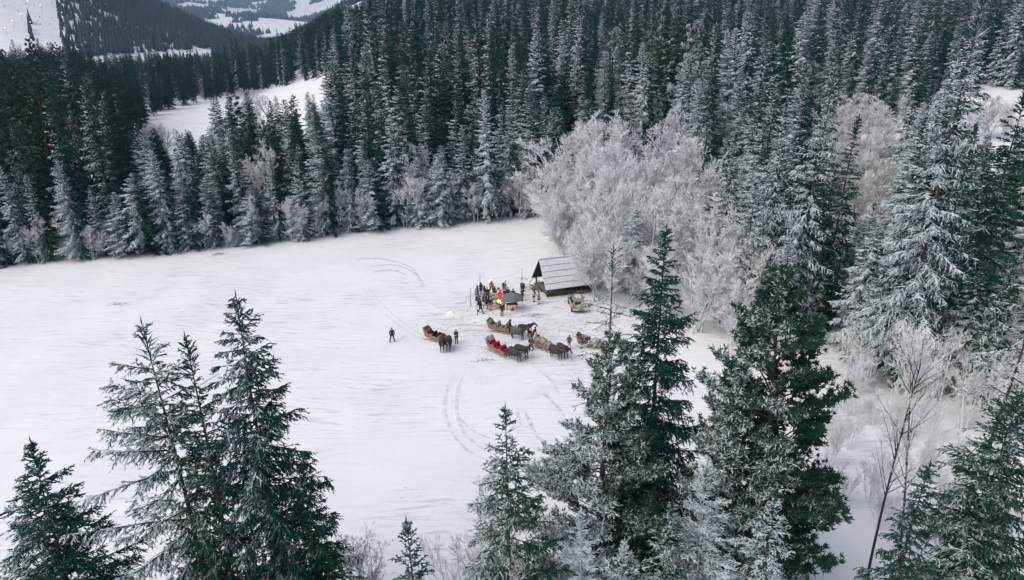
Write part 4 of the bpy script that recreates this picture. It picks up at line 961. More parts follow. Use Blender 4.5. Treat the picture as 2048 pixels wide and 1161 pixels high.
def horse(g, rz, coat, blanket, head, label, blaze=True):
    e = empty('horse', tuple(g), rz)
    key = head
    if key not in _hm:
        V, E, Rr, ex, nx, nz = horse_parts(head); o = skin_mesh(V, E, Rr, 0, 1, ex).build('body', [coat], e, True); _hm[key] = (o.data, V, nx, nz)
    else:
        me = _hm[key][0].copy(); me.materials.clear(); me.materials.append(coat); link('body', me, e)
    _, V, nx, nz = _hm[key]
    m = MB(); pts = [Vector(V[i]) for i in (2, 5, 6, 7)]; off = [.24, .19, .15, .12]
    top = [p + Vector((-.10, 0, o)) for p, o in zip(pts, off)]
    m.loft([[t + Vector((0, .03, 0)), t + Vector((-.02, .03, -.16)), t + Vector((-.05, -.07, -.20)), t + Vector((0, -.03, .02))] for t in top]); m.build('mane', M_MANE, e, True)
    MB().tube([(-.86, 0, 1.30), (-.97, 0, 1.18), (-1.0, 0, .85), (-.98, 0, .55)], [.045, .075, .085, .02], 7).build('tail', M_MANE, e, True)
    h = MB()       # bridle, collar, straps
    a, b2 = Vector(V[9]), Vector(V[8])
    for p, r, d in ((a, .082, (b2 - a).normalized()), (b2, .118, (b2 - a).normalized())):
        u = Vector((0, 1, 0)); w = d.cross(u); h.tube([p + (u * math.cos(t) * r * .9 + w * math.sin(t) * r * 1.15) for t in [i * math.pi / 6 for i in range(13)]], .012, 4)
    c = Vector((.70, 0, 1.26)); d = Vector((.75, 0, .55)).normalized(); u = Vector((0, 1, 0)); w = d.cross(u)
    h.tube([c + (u * math.cos(t) * .26 + w * math.sin(t) * .34) for t in [i * math.pi / 8 for i in range(17)]], .045, 6)
    for s in (-1, 1): h.tube([(.62, s * .29, 1.18), (0, s * .33, 1.12), (-.75, s * .27, 1.05), (-1.15, s * .22, .75)], .016, 4)
    h.build('harness', M_STRAP, e, True)
    if blaze: MB().box(Vector(V[8]) * .45 + Vector(V[9]) * .55 + Vector((.055, 0, .062)), (.02, .05, .15), ry=R(-38)).build('blaze', cloth((.6, .58, .55)), e)
    if blanket:
        rings = []
        for x, wv, zt, lo in ((-.80, .25, 1.44, 1.0), (-.62, .335, 1.51, .80), (-.2, .36, 1.50, .74), (.15, .355, 1.495, .74), (.45, .33, 1.50, .82), (.56, .30, 1.51, .92)):
            pr = []
            for t in range(11):
                a2 = math.pi * t / 10; y = math.cos(a2) * wv; z = 1.18 + math.sin(a2) * (zt - 1.18)
                if t in (0, 10): z = lo; y *= 1.04
                pr.append((x, y, z))
            rings.append(pr + [(x, y * .95, z - .012) for x, y, z in pr[::-1]])
        MB().loft(rings).build('blanket', blanket, e, True)
    tag(e, label, 'horse', 'sleigh horses'); return e
def facing(dx, dy): return math.atan2(dy, dx)
horse(ground_at(884.5, 702), facing(.12, -1), M_HB, M_BLK2, 'mid', 'dark horse facing the camera, left of the pair by the black-covered sleigh')
horse(ground_at(897.5, 700), facing(.02, -1), M_HB, M_BLK2, 'mid', 'dark horse facing the camera, right of the pair by the black-covered sleigh')
horse(ground_at(1035, 679), facing(1, -.38), M_HG, M_BLK1, 'mid', 'horse under a grey blanket facing right, nearer of the pair at the long wooden sleigh')
horse(ground_at(1047, 672), facing(1, -.22), M_HB, None, 'mid', 'black horse facing right, farther of the pair at the long wooden sleigh')
horse(ground_at(1030, 722), facing(.75, -.72), M_HG, M_BLK2, 'down', 'grey-blanketed horse, nearer of the pair at the red-seated sleigh')
horse(ground_at(1044, 716.5), facing(.85, -.62), plain('bay_horse_coat', (.045, .026, .018), .55, .35, 5, .3), M_BLK2, 'up', 'black-headed horse with raised head, farther of the pair at the red-seated sleigh')
horse(ground_at(1112, 718), facing(.70, -.72), M_HG, M_BLK2, 'down', 'dark horse with lowered head, left of the pair at the hide-covered sleigh')
horse(ground_at(1125, 714.5), facing(.55, -.85), M_HB, plain('brown_horse_blanket', (.075, .06, .052), .95, .25, 12, .05), 'down', 'brown-blanketed horse, right of the pair at the hide-covered sleigh')

# ---------------------------------------------------------------- sleighs
def checker_mat():
    m, nt, bs = new_mat('checked_blanket'); tc = nd(nt, 'ShaderNodeTexCoord')
    mp = nd(nt, 'ShaderNodeMapping'); mp.inputs['Rotation'].default_value = (R(30), R(20), R(12)); nt.links.new(tc.outputs['Object'], mp.inputs['Vector'])
    ch = nd(nt, 'ShaderNodeTexChecker'); ch.inputs['Scale'].default_value = 7.0; ch.inputs['Color1'].default_value = (.02, .025, .025, 1); ch.inputs['Color2'].default_value = (.55, .56, .54, 1)
    nt.links.new(mp.outputs[0], ch.inputs['Vector']); nt.links.new(ch.outputs[0], bs.inputs['Base Color']); bs.inputs['Roughness'].default_value = .95
    return m
M_CHECK = checker_mat()
M_RED = plain('red_plush', (.36, .012, .045), .9, .3, 8, .1)
M_HIDE = plain('sheep_hide', (.30, .265, .215), .95, .45, 7, .05, bump=.8)
M_HIDED = plain('dark_hide', (.020, .019, .021), .95, .4, 7, .05, bump=.8)
M_FELT = plain('grey_felt', (.27, .26, .235), .95, .2, 7, .05, bump=.4)
M_RUST = plain('rust_blanket', (.28, .09, .055), .95, .45, 9, .05, bump=.5)
M_PLAID = plain('plaid_blanket', (.10, .075, .07), .95, .8, 9, .05, bump=.5)
def lump(c, size, seed, mat, name, parent, rz=0.0):
    """a heap of cloth or hide, thrown over a seat"""
    rng = np.random.default_rng(seed); m = MB(); n = 10; rings = []; M = Matrix.Rotation(rz, 3, 'Z')
    for k, (r, z) in enumerate(((1.0, -.5), (1.04, -.1), (.9, .25), (.6, .45), (.2, .52))):
        rings.append([Vector(c) + M @ Vector((size[0] / 2 * r * math.cos(2 * math.pi * i / n) * rng.uniform(.82, 1.12), size[1] / 2 * r * math.sin(2 * math.pi * i / n) * rng.uniform(.82, 1.12), size[2] * (z + rng.normal(0, .06)))) for i in range(n)])
    m.loft(rings); return m.build(name, mat, parent, True)
def sleigh(g, rz, label, wood, seats, pole=True):
    """local +X is forward; 3.2 m long"""
    e = empty('sleigh', tuple(g), rz)
    for s in (-1, 1):
        y = s * .48
        MB().loft([[(x, y + dy, z + dz_) for dy, dz_ in ((-.03, 0), (.03, 0), (.03, .06), (-.03, .06))] for x, z in ((-1.75, .03), (-1.6, .0), (1.1, .0), (1.5, .06), (1.75, .24), (1.83, .46))]).build('runner', wood, e)
        for x in (-1.2, -.3, .7): MB().tube([(x, y, .05), (x, y * .93, .42)], .03, 5).build('strut', wood, e)
        pan = [(-1.45, .38), (1.25, .38), (1.40, .66), (.95, .62), (.55, .84), (.25, .66), (-.35, .64), (-.62, .98), (-.85, .74), (-1.15, .86), (-1.55, 1.30), (-1.78, 1.36), (-1.62, .80)]
        p = MB().prism(pan, s * .50 - .02, s * .50 + .02); p.build('side_panel', wood, e)
        MB().tube([(x, s * .50, z + .012) for x, z in pan[2:12]], .026, 5).build('rail', wood, e)
    MB().box((-.08, 0, .40), (2.8, .96, .04)).build('floor', wood, e)
    MB().loft([[(-1.47, -.48, .40), (-1.47, .48, .40), (-1.43, .48, .40), (-1.43, -.48, .40)], [(-1.64, -.48, .80), (-1.64, .48, .80), (-1.60, .48, .80), (-1.60, -.48, .80)], [(-1.80, -.5, 1.37), (-1.80, .5, 1.37), (-1.76, .5, 1.37), (-1.76, -.5, 1.37)]]).build('back_panel', wood, e)
    MB().box((1.31, 0, .51), (.04, .96, .28), ry=R(24)).build('front_panel', wood, e)
    if pole:
        MB().tube([(1.3, 0, .42), (2.2, 0, .55), (3.6, 0, .85)], .035, 6).build('draught_pole', wood, e)
        MB().tube([(1.95, -.85, .52), (1.95, .85, .52)], .03, 6).build('swingletree', wood, e)
    for k, (x, hi, mat) in enumerate(seats):
        st = MB().box((x + .20, 0, .60), (.46, .90, .12)).build('seat', mat, e, True, .03)
        MB().loft([[(x - .02, y, .55), (x + .10, y, .55), (x - .05 - .12 * 0, y, hi), (x - .17, y, hi)] for y in (-.46, -.2, .2, .46)]).build('backrest', mat, st, True)
        MB().box((x + .2, 0, .48), (.40, .86, .14)).build('seat_box', wood, st)
    tag(e, label, 'sleigh', 'horse-drawn sleighs'); return e
def world_of(e, p): return e.matrix_basis @ Vector(p)
def rest(name, e, p, size, seed, mat, label, cat='blanket', rz=0.0):
    o = lump((0, 0, size[2] / 2 - .04), size, seed, mat, name, None); w = world_of(e, p); o.location = w; o.rotation_euler = (0, 0, e.rotation_euler.z + rz); tag(o, label, cat); return o
s1 = sleigh(ground_at(876, 682), facing(2.0, -1.25), 'small sleigh with rust-red back and black covers, left of the others', M_WOOD, [(-1.25, 1.15, M_RUST), (-.35, 1.0, M_HIDED), (.65, .95, M_RUST)], False)
rest('fur_cover', s1, (-.75, 0, .66), (1.0, .9, .30), 1, M_HIDED, 'black fur cover spread over the seats of the rust-red sleigh')
rest('fur_cover', s1, (.25, 0, .66), (.75, .9, .42), 2, M_HIDED, 'black fur heaped on the front seat of the rust-red sleigh')
s2 = sleigh(ground_at(1004, 664), facing(2.3, -.95), 'long pale wooden sleigh with three grey felt seats, nearest the fire', M_WOOD, [(-1.35, 1.32, M_FELT), (-.35, 1.22, M_FELT), (.70, 1.15, M_FELT)])
s3 = sleigh(ground_at(999, 706), facing(1.6, -1.75), 'sleigh with red plush seats and a checked blanket, closest to the camera', M_WOOD, [(-1.25, 1.05, M_RED), (-.45, 1.12, M_RED), (.60, 1.05, M_RED)])
o = MB().loft([[(x, y, z) for x, z in ((-1.30, .70), (-1.50, 1.10), (-1.72, 1.42), (-1.86, 1.40), (-1.80, 1.10), (-1.76, 1.08), (-1.80, 1.36), (-1.70, 1.36), (-1.46, 1.06), (-1.27, .68))] for y in (-.56, -.2, .2, .56)]).build('checked_blanket', M_CHECK, None, True)
o.location = s3.location; o.rotation_euler = s3.rotation_euler; o.location.z += .04; tag(o, 'black and white checked blanket draped over the back of the red-seated sleigh', 'blanket')
s4 = sleigh(ground_at(1087, 697), facing(1.75, -1.6), 'pale sleigh loaded with brown hides, behind the two dark horses at right', M_WOOD, [(-1.3, 1.1, M_HIDE), (-.3, 1.1, M_HIDE), (.70, .95, M_FELT)])
rest('hide', s4, (-.85, .1, .68), (.9, .8, .45), 4, M_HIDE, 'curly brown hide heaped at the rear of the hide-covered sleigh', 'hide')
rest('hide', s4, (.05, 0, .70), (1.0, .85, .55), 5, M_HIDE, 'large pale brown hide heaped in the middle of the hide-covered sleigh', 'hide')
rest('hide', s4, (-1.1, .3, .95), (.5, .45, .30), 6, plain('maroon_blanket', (.05, .02, .03), .95), 'dark maroon cushion at the rear of the hide-covered sleigh', 'cushion')
rest('felt_cover', s4, (.85, 0, .70), (.7, .8, .3), 7, M_FELT, 'grey folded cover on the front seat of the hide-covered sleigh')
s5 = sleigh(ground_at(1184, 694), facing(1, -.35), 'sleigh under plaid covers half hidden by the larch at right', M_WOOD, [(-1.3, 1.15, M_PLAID), (-.3, 1.1, M_PLAID), (.70, 1.0, M_HIDE)])
rest('plaid_cover', s5, (-1.0, 0, .80), (1.1, .95, .55), 8, M_PLAID, 'dark plaid cover heaped over the back of the half-hidden sleigh')
rest('pale_hide', s5, (.3, 0, .72), (1.0, .9, .5), 9, plain('cream_hide', (.50, .47, .38), .95, .3, 6, bump=.6), 'cream hide on the middle seat of the half-hidden sleigh', 'hide')
def rider(sl, p, seat_z, **k):
    w = world_of(sl, (p[0], p[1], 0)); return person(0, 0, loc=tuple(w), seat=seat_z, **k)
rider(s2, (.92, .20), .66, label='driver with a brimmed hat and grey coat seated at the front of the long sleigh', coat=(.13, .12, .11), trousers=(.12, .11, .10), pose='sit', rz=s2.rotation_euler.z - math.pi / 2, hat='brim', hat_col=(.02, .03, .035), coat_len=.3)
rider(s2, (.95, -.24), .66, label='driver in a grey coat and dark cap seated beside the one in the brimmed hat', coat=(.12, .11, .10), trousers=(.12, .11, .10), pose='sit', rz=s2.rotation_euler.z - math.pi / 2, hat='beanie', hat_col=(.03, .035, .04), coat_len=.3)
rider(s4, (-1.05, -.18), .66, label='person in a cream coat sitting at the back of the hide-covered sleigh', coat=(.55, .53, .46), trousers=(.45, .43, .38), pose='sit', rz=s4.rotation_euler.z - math.pi / 2, hat='hood', hat_col=(.60, .58, .52), coat_len=.3)

# ---------------------------------------------------------------- hut
def hut():
    g = ground_at(1091, 596.5); e = empty('log_hut', tuple(g + np.array([1.45 * math.cos(R(20)), 1.45 * math.sin(R(20)), 0])), R(20)); Lh, Wd = 6.2, 4.6
    EZ, RZ, DK = 1.15, 4.5, .52
    base = MB().box((Lh / 2 + .9, Wd / 2, DK / 2 - .12), (Lh - 2.0, Wd - .9, DK + .16)).build('stone_base', plain('stone_base', (.11, .10, .095), .9, .5, 3, bump=.8), e)
    for k in range(11):          # deck boards
        MB().box((.30, .25 + k * .41, DK + .025), (3.0, .385, .05), rz=0).build('deck_board', M_WOOD2, e)
    for y in (.22, Wd / 2, Wd - .22): MB().box((.25, y, DK / 2 - .05), (2.9, .14, DK - .1 + .08)).build('deck_joist', M_WOODD, e)
    MB().box((-1.17, Wd / 2, DK - .10), (.06, Wd - .2, .22)).build('deck_edge', M_WOODD, e)
    # log walls of the closed room behind the porch
    x0, x1, y0, y1 = 1.9, Lh - .5, .62, Wd - .62
    for k in range(5):
        z = DK + .15 + k * .26
        for y in (y0, y1): MB().tube([(x0 - .2, y, z), (x1 + .2, y, z)], .132, 8).build('log', M_WOODD, e, True)
        for x in (x0, x1): MB().tube([(x, y0 - .2, z + .13), (x, y1 + .2, z + .13)], .132, 8).build('log', M_WOODD, e, True)
    sl = (RZ - EZ) / (Wd / 2 + .15)
    for k in range(11):          # vertical boards of the gable
        y = .75 + k * .31; top = RZ - .25 - sl * abs(y - Wd / 2) - .16
        if top > 1.9: MB().box((x0 - .02, y, (1.9 + top) / 2), (.04, .29, top - 1.9)).build('gable_board', M_WOODD, e)
        if top > 1.9: MB().box((x1 + .02, y, (1.9 + top) / 2), (.04, .29, top - 1.9)).build('gable_board', M_WOODD, e)
    d = MB().box((x0 - .16, Wd / 2 + .5, DK + .95), (.06, .85, 1.8)).build('door', M_WOOD2, e); MB().tube([(x0 - .22, Wd / 2 + .2, DK + .95), (x0 - .22, Wd / 2 + .2, DK + 1.1)], .02, 5).build('handle', M_STEEL, d)
    for x, y in ((-1.0, .25), (-1.0, Wd - .25), (1.3, .25)): MB().box((x, y, (DK + EZ + .25) / 2 + .1), (.16, .16, EZ + .25 - DK + .1)).build('post', M_WOODD, e)
    # roof: five courses each side, snow covered, over rafters
    hw = Wd / 2 + .18; Ls = math.hypot(hw, RZ - EZ); n = 5
    for s in (-1, 1):
        ux, uz = s * hw / Ls, -(RZ - EZ) / Ls; nx_, nz_ = (RZ - EZ) / Ls * s, hw / Ls
        for k in range(n):
            a, b = Ls * k / n + .02, Ls * (k + 1) / n + .035
            lift = .10 - .0 * k
            pr = []
            for dist, off in ((a, lift), (b, lift + .075), (b, lift + .02), (a, lift - .05)):
                pr.append((Wd / 2 + ux * dist + nx_ * off, RZ + uz * dist + nz_ * off))
            rings = []
            for x in np.linspace(-1.55, Lh + .1, 9):
                rings.append([(x, y, z + .012 * math.sin(x * 2.1 + k)) for y, z in pr])
            pn = MB().loft(rings).build('roof_course', M_SNOWCAP, e)
            yy, zz = pr[2]
            MB().loft([[(x, yy + dy, zz + dz_) for dy, dz_ in ((-.02, -.035), (.02, -.035), (.02, .0), (-.02, .0))] for x in (-1.52, Lh + .05)]).build('batten', plain('batten_tar', (.03, .05, .05), .8) if k == 0 and s < 0 else bpy.data.materials['batten_tar'], pn)
        for x in (-1.45, -.5, .6, 1.8, 3.2, 4.6, 6.0):
            MB().loft([[(x + dx, Wd / 2 + ux * dist + nx_ * o, RZ + uz * dist + nz_ * o) for dx, o in ((-.05, -.06), (.05, -.06), (.05, .03), (-.05, .03))] for dist in (.05, Ls - .08)]).build('rafter', M_WOODD, e)
        MB().loft([[(x, Wd / 2 + ux * dist + nx_ * o, RZ + uz * dist + nz_ * o) for x, o in ((-1.50, .035), (Lh, .035), (Lh, .045), (-1.50, .045))] for dist in (.0, Ls)]).build('roof_boarding', M_WOODD, e)
    MB().tube([(-1.56, Wd / 2, RZ + .16), (Lh + .1, Wd / 2, RZ + .16)], .09, 6).build('ridge_cap', M_SNOWCAP, e)
    # stair with handrail on the left end of the porch
    st = MB()
    for k in range(3): MB().box((-1.35 - .28 * k, Wd - 1.1, DK - .10 - .17 * k), (.30, 1.2, .05)).build('step', M_WOOD2, e)
    for s in (0, 1):
        y = Wd - .5 - s * 1.2; MB().box((-1.62, y, DK / 2), (.95, .05, .16), ry=R(30)).build('stringer', M_WOOD2, e)
        MB().tube([(-2.1, y, .0), (-2.1, y, .95)], .035, 6).build('rail_post', M_WOOD2, e); MB().tube([(-1.2, y, DK), (-1.2, y, DK + 1.0)], .035, 6).build('rail_post', M_WOOD2, e)
        MB().tube([(-2.15, y, .93), (-1.15, y, DK + .97)], .03, 6).build('handrail', M_WOOD2, e)
    tag(e, 'steep-roofed wooden hut with snowy roof courses and an open porch, by the white trees', 'hut')
    bx = MB(); c = world_of(e, (-2.9, Wd + .1, 0)); bx.box((0, 0, .27), (.55, .5, .5)); bx.box((0, 0, .545), (.6, .55, .05))
    o = bx.build('wooden_crate', M_WOOD2, None, False, .01); o.location = (c.x, c.y, float(gz(c.x, c.y))); o.rotation_euler.z = R(15); tag(o, 'grey box standing on the snow left of the hut stairs', 'box')
    for i, (x, y, lb) in enumerate(((-.55, 1.75, 'person in dark clothes standing on the hut porch nearer the post'), (-.35, 2.35, 'person in black standing deeper on the hut porch'))):
        w = world_of(e, (x, y, DK + .05)); person(0, 0, lb, (.015, .035, .04) if i == 0 else BLK, (.015, .03, .035), 'pockets', f_(150 - 40 * i), 'brim' if i == 0 else 'beanie', (.10, .09, .08), .3, loc=tuple(w))
    for k in range(9):       # split logs stacked under the eave
        y0_ = -.12 - .0 * k; c = world_of(e, (3.0 + (k % 5) * .42 + (k // 5) * .2, .02, .13 + (k // 5) * .22)); o = MB().tube([(0, -.45, 0), (0, .35, 0)], .125, 7).build('firewood_log', M_WOOD2, None, True)
        o.location = c; o.rotation_euler.z = e.rotation_euler.z + .06 * (k % 3); tag(o, f'short firewood log under the near eave of the hut, {ORD[k % 5]} in the {("lower", "upper")[k // 5]} row', 'log', 'firewood under the eave')
hut()

# ---------------------------------------------------------------- car
def car():
    g = ground_at(1153, 615); e = empty('parked_car', tuple(g), R(4))       # local +Y is forward
    paint = plain('beige_car_paint', (.30, .265, .21), .45, .10, 3, .5, 0.0, ((.17, .14, .11), .55)); glass = plain('car_glass', (.015, .035, .035), .08, .1, 2, .6)
    trim = plain('black_trim', (.02, .02, .02), .6); tyre = plain('tyre_rubber', (.015, .015, .015), .85); rimm = plain('rim_alloy', (.35, .35, .36), .35, .1, 5, .5, .8)
    red = plain('tail_lamp_red', (.35, .02, .02), .25, .1, 4, .5); wht = plain('roof_snow_film', (.56, .54, .54), .7, .15, 3)
    def ring(y, w0, w1, z0, z1, zt, wt):       # a body section: sill, waist, shoulder
        return [(-w0, y, z0), (w0, y, z0), (w1, y, (z0 + z1) * .52), (w1 * .985, y, z1 - .06), (wt, y, zt), (-wt, y, zt), (-w1 * .985, y, z1 - .06), (-w1, y, (z0 + z1) * .52)]
    MB().loft([ring(-2.08, .70, .80, .42, .98, .98, .76), ring(-2.0, .78, .88, .34, 1.03, 1.04, .82), ring(-1.2, .80, .91, .30, 1.05, 1.07, .84), ring(0, .80, .91, .28, 1.03, 1.05, .84), ring(.85, .80, .91, .28, 1.0, 1.03, .82), ring(1.2, .80, .90, .30, .96, .99, .78), ring(1.95, .76, .86, .34, .86, .88, .70), ring(2.12, .66, .76, .42, .72, .72, .60)]).build('body', paint, e, False, .025)
    sec = [(-1.98, 1.03, .80, 1.06, .79), (-1.80, 1.03, .82, 1.58, .63), (-1.62, 1.03, .83, 1.70, .60), (-.6, 1.03, .83, 1.745, .61), (.15, 1.03, .83, 1.68, .60), (.42, 1.03, .82, 1.56, .62), (1.0, 1.0, .78, 1.03, .77)]
    rings = [[(-w, y, z0), (w, y, z0), (wt + .02, y, zt - .06), (wt - .05, y, zt), (-wt + .05, y, zt), (-wt - .02, y, zt - .06)] for y, z0, w, zt, wt in sec]
    MB().loft(rings).build('cabin', paint, e, False, .012)
    MB().loft([[(-.60, -1.985, 1.13), (.60, -1.985, 1.13), (.60, -1.96, 1.13), (-.60, -1.96, 1.13)], [(-.50, -1.832, 1.52), (.50, -1.832, 1.52), (.50, -1.80, 1.52), (-.50, -1.80, 1.52)]]).build('rear_window', glass, e)
    MB().loft([[(-.70, 1.0, 1.055), (.70, 1.0, 1.055), (.70, .96, 1.05), (-.70, .96, 1.05)], [(-.55, .47, 1.54), (.55, .47, 1.54), (.55, .43, 1.53), (-.55, .43, 1.53)]]).build('windscreen', glass, e)
    for s in (-1, 1):
        for y0, y1 in ((-1.62, -1.0), (-.93, -.18), (-.10, .52)):
            t0, t1 = (.63, .63); MB().loft([[(s * .838, y0, 1.12), (s * .838, y1, 1.12), (s * .80, y1, 1.12), (s * .80, y0, 1.12)], [(s * .66, y0 + .05, 1.55), (s * .66, min(y1, .34) - .04, 1.55), (s * .62, min(y1, .34) - .04, 1.55), (s * .62, y0 + .05, 1.55)]]).build('side_window', glass, e)
        m = MB().box((s * 1.0, .55, 1.10), (.22, .12, .17)).build('mirror', trim, e, True, .03)
        MB().box((s * .76, -2.03, .92), (.14, .10, .34)).build('tail_lamp', red, e, False, .015)
        MB().box((s * .62, 2.05, .70), (.26, .10, .16)).build('headlight', rimm, e, False, .015)
        MB().tube([(s * .56, -1.55, 1.80), (s * .57, -1.0, 1.82), (s * .57, .0, 1.80), (s * .55, .25, 1.74)], .022, 6).build('roof_rail', trim, e, True)
        for y in (-1.32, 1.32):
            w = MB().lathe([(.20, -.10), (.34, -.10), (.355, -.05), (.355, .05), (.34, .10), (.20, .10)], 20); w.v = [(z + s * .80, x + y, yy + .355) for x, yy, z in w.v]; t = w.build('wheel', tyre, e, True)
            r = MB().lathe([(.0, .0), (.06, .02), (.19, .005), (.21, -.01)], 16); r.v = [(s * (.88 + z), x + y, yy + .355) for x, yy, z in r.v]; r.build('rim', rimm, t, True)
    sp = MB().lathe([(.0, .0), (.28, .0), (.345, -.03), (.36, -.08), (.36, -.20)], 24); sp.v = [(x, -2.28 - z, yy + .88) for x, yy, z in sp.v]; sp.build('spare_wheel_cover', plain('spare_cover', (.36, .33, .26), .55, .15, 4, .3, 0, ((.2, .17, .14), .4)), e, True)
    MB().box((0, -2.10, .48), (1.66, .20, .24)).build('rear_bumper', paint, e, False, .04); MB().box((0, -2.13, .34), (1.5, .12, .10)).build('bumper_skirt', trim, e)
    MB().box((0, 2.12, .48), (1.55, .18, .22)).build('front_bumper', paint, e, False, .04)
    MB().box((0, -.70, 1.765), (.78, 1.25, .03)).build('roof_snow', wht, e, False, .012)
    MB().box((-.38, -2.215, .56), (.46, .012, .11)).build('number_plate', cloth((.6, .6, .58)), e)
    tag(e, 'beige muddy off-road car seen from behind with a spare wheel cover', 'car')
car()

# ---------------------------------------------------------------- camp: umbrella, tables, fire, poles
def umbrella():
    g = ground_at(1025, 620.5); e = empty('patio_umbrella', tuple(g), R(10)); n = 8; rr = 1.42
    MB().tube([(0, 0, -.1), (0, 0, 2.42)], .028, 8).build('pole', M_STEEL, e)
    cm = plain('grey_canvas', (.135, .15, .165), .85, .12, 4, .1)
    def rim(k): a = 2 * math.pi * k / n; return Vector((rr * math.cos(a), rr * math.sin(a), 1.82))
    for k in range(n):
        a, b, t = rim(k), rim(k + 1), Vector((0, 0, 2.38)); mid = (a + b) * .5 * .97 + Vector((0, 0, .03))
        V = [t, a, mid, b, (t + a) * .5 + Vector((0, 0, .05)), (t + b) * .5 + Vector((0, 0, .05)), a + Vector((0, 0, -.16)), mid + Vector((0, 0, -.16)), b + Vector((0, 0, -.16))]
        MB().add(V, [(0, 4, 5), (4, 1, 2), (4, 2, 5), (5, 2, 3), (1, 6, 7, 2), (2, 7, 8, 3)]).build('canopy_panel', cm, e)
        MB().tube([t + Vector((0, 0, -.03)), a + Vector((0, 0, -.03))], .012, 4).build('rib', M_STEEL, e)
    MB().lathe([(0.0, .10), (.035, .06), (.05, .0), (.0, -.01)], 8, (0, 0, 2.40)).build('finial', M_STEEL, e)
    MB().lathe([(.26, 0), (.26, .06), (.06, .09), (.05, .25), (.0, .25)], 14).build('base', M_STEEL, e)
    e.rotation_euler.x = R(3); tag(e, 'grey garden umbrella over the small table', 'umbrella')
umbrella()
def table(px, row, L, W, H, rz, top, label, legs=M_WOODD, boards=4, cloth_=None, name='table', cat='table'):
    g = ground_at(px, row); e = empty(name, tuple(g), rz)
    for k in range(boards): MB().box((0, -W / 2 + W * (k + .5) / boards, H - .02), (L, W / boards - .012, .04)).build('table_board' if cat == 'table' else 'seat_board', top, e)
    for sx in (-1, 1):
        for sy in (-1, 1): MB().tube([(sx * (L / 2 - .08), sy * (W / 2 - .06), 0), (sx * (L / 2 - .14), sy * (W / 2 - .09), H - .04)], .03, 6).build('leg', legs, e)
        MB().box((sx * (L / 2 - .14), 0, H - .07), (.05, W - .1, .06)).build('apron', legs, e)
    if cloth_: MB().box((0, 0, H + .004 + .006), (L * .96, W * .96, .012)).build('cloth', cloth_, e)
    tag(e, label, cat); return e
t1 = table(1024, 619, 1.45, .75, .74, R(8), M_WOOD2, 'small table with a dark red top under the grey umbrella', cloth_=cloth((.16, .05, .055)), legs=M_WOOD2)
t2 = table(990, 609, 2.0, .85, .74, R(18), M_WOOD2, 'long brown wooden table in the middle of the crowd, left of the fire')
t3 = table(988, 618.5, 1.9, .34, .44, R(12), M_WOOD, 'pale wooden bench in front of the long brown table', boards=2, name='bench', cat='bench')
t4 = table(973, 617, 1.0, .34, .42, R(12), M_WOOD2, 'short bench under the seated person in black', boards=2, name='bench', cat='bench')
t5 = table(1003, 590, 1.7, .7, .72, R(-5), M_WOOD, 'low pale table with food behind the person in red', cloth_=cloth((.55, .50, .48)))
def small(name, px, row, h, mb, mat, label, cat, rz=0.0, sm=False, loc=None):
    o = mb.build(name, mat, None, sm); g = ground_at(px, row) if loc is None else loc
    o.location = (g[0], g[1], g[2] + h); o.rotation_euler.z = rz; tag(o, label, cat); return o
def on(e, x, y, z): w = world_of(e, (x, y, z)); return (w.x, w.y, w.z)
small('food_tray', 0, 0, 0, MB().box((0, 0, .03), (.5, .34, .06)).box((-.1, .02, .09), (.2, .16, .06)), cloth((.05, .06, .05)), 'dark tray of food on the left of the table under the umbrella', 'tray', loc=on(t1, -.35, 0, .758))
small('basket', 0, 0, 0, MB().lathe([(.0, 0), (.15, 0), (.2, .16), (.18, .16), (.14, .02), (0, .02)], 12), M_WOODD, 'dark basket on the right of the table under the umbrella', 'basket', loc=on(t1, .4, .05, .758))
small('cooking_pot', 0, 0, 0, MB().lathe([(0, 0), (.16, 0), (.17, .2), (.15, .2), (.14, .02), (0, .02)], 14), M_STEEL, 'steel pot on the low pale table behind the person in red', 'pot', loc=on(t5, -.4, .05, .74))
small('food_tray', 0, 0, 0, MB().box((0, 0, .025), (.45, .3, .05)).box((.05, 0, .07), (.3, .2, .05)), cloth((.45, .30, .2)), 'tray of pale bread on the low table behind the person in red', 'tray', loc=on(t5, .3, 0, .74))
cr = empty('white_crate', tuple(ground_at(985.5, 594)), R(5))
MB().box((0, 0, .10), (.8, .5, .2)).build('lower_tray', cloth((.52, .49, .45)), cr); MB().box((0, 0, .42), (.8, .5, .05)).build('lid', cloth((.58, .55, .5)), cr)
for sx in (-1, 1):
    for sy in (-1, 1): MB().box((sx * .36, sy * .21, .30), (.06, .06, .2)).build('corner_post', cloth((.5, .47, .42)), cr)
tag(cr, 'pale open crate on the snow between the crowd and the torch', 'crate')
def flame_mesh(h, w, seed):
    rng = np.random.default_rng(seed); m = MB()
    for k in range(5):
        ox, oy = rng.normal(0, w * .3, 2); hh = h * rng.uniform(.55, 1.0); lean = rng.normal(0, w * .35, 2)
        m.tube([(ox, oy, 0), (ox + lean[0] * .3, oy + lean[1] * .3, hh * .3), (ox + lean[0] * .7, oy + lean[1] * .7, hh * .65), (ox + lean[0], oy + lean[1], hh)], [w * .25, w * .34, w * .18, .005], 7)
    return m
def lamp_at(name, loc, e_w, col, r=.15):
    l = bpy.data.lights.new(name, 'POINT'); l.energy = e_w; l.color = col; l.shadow_soft_size = r
    return l
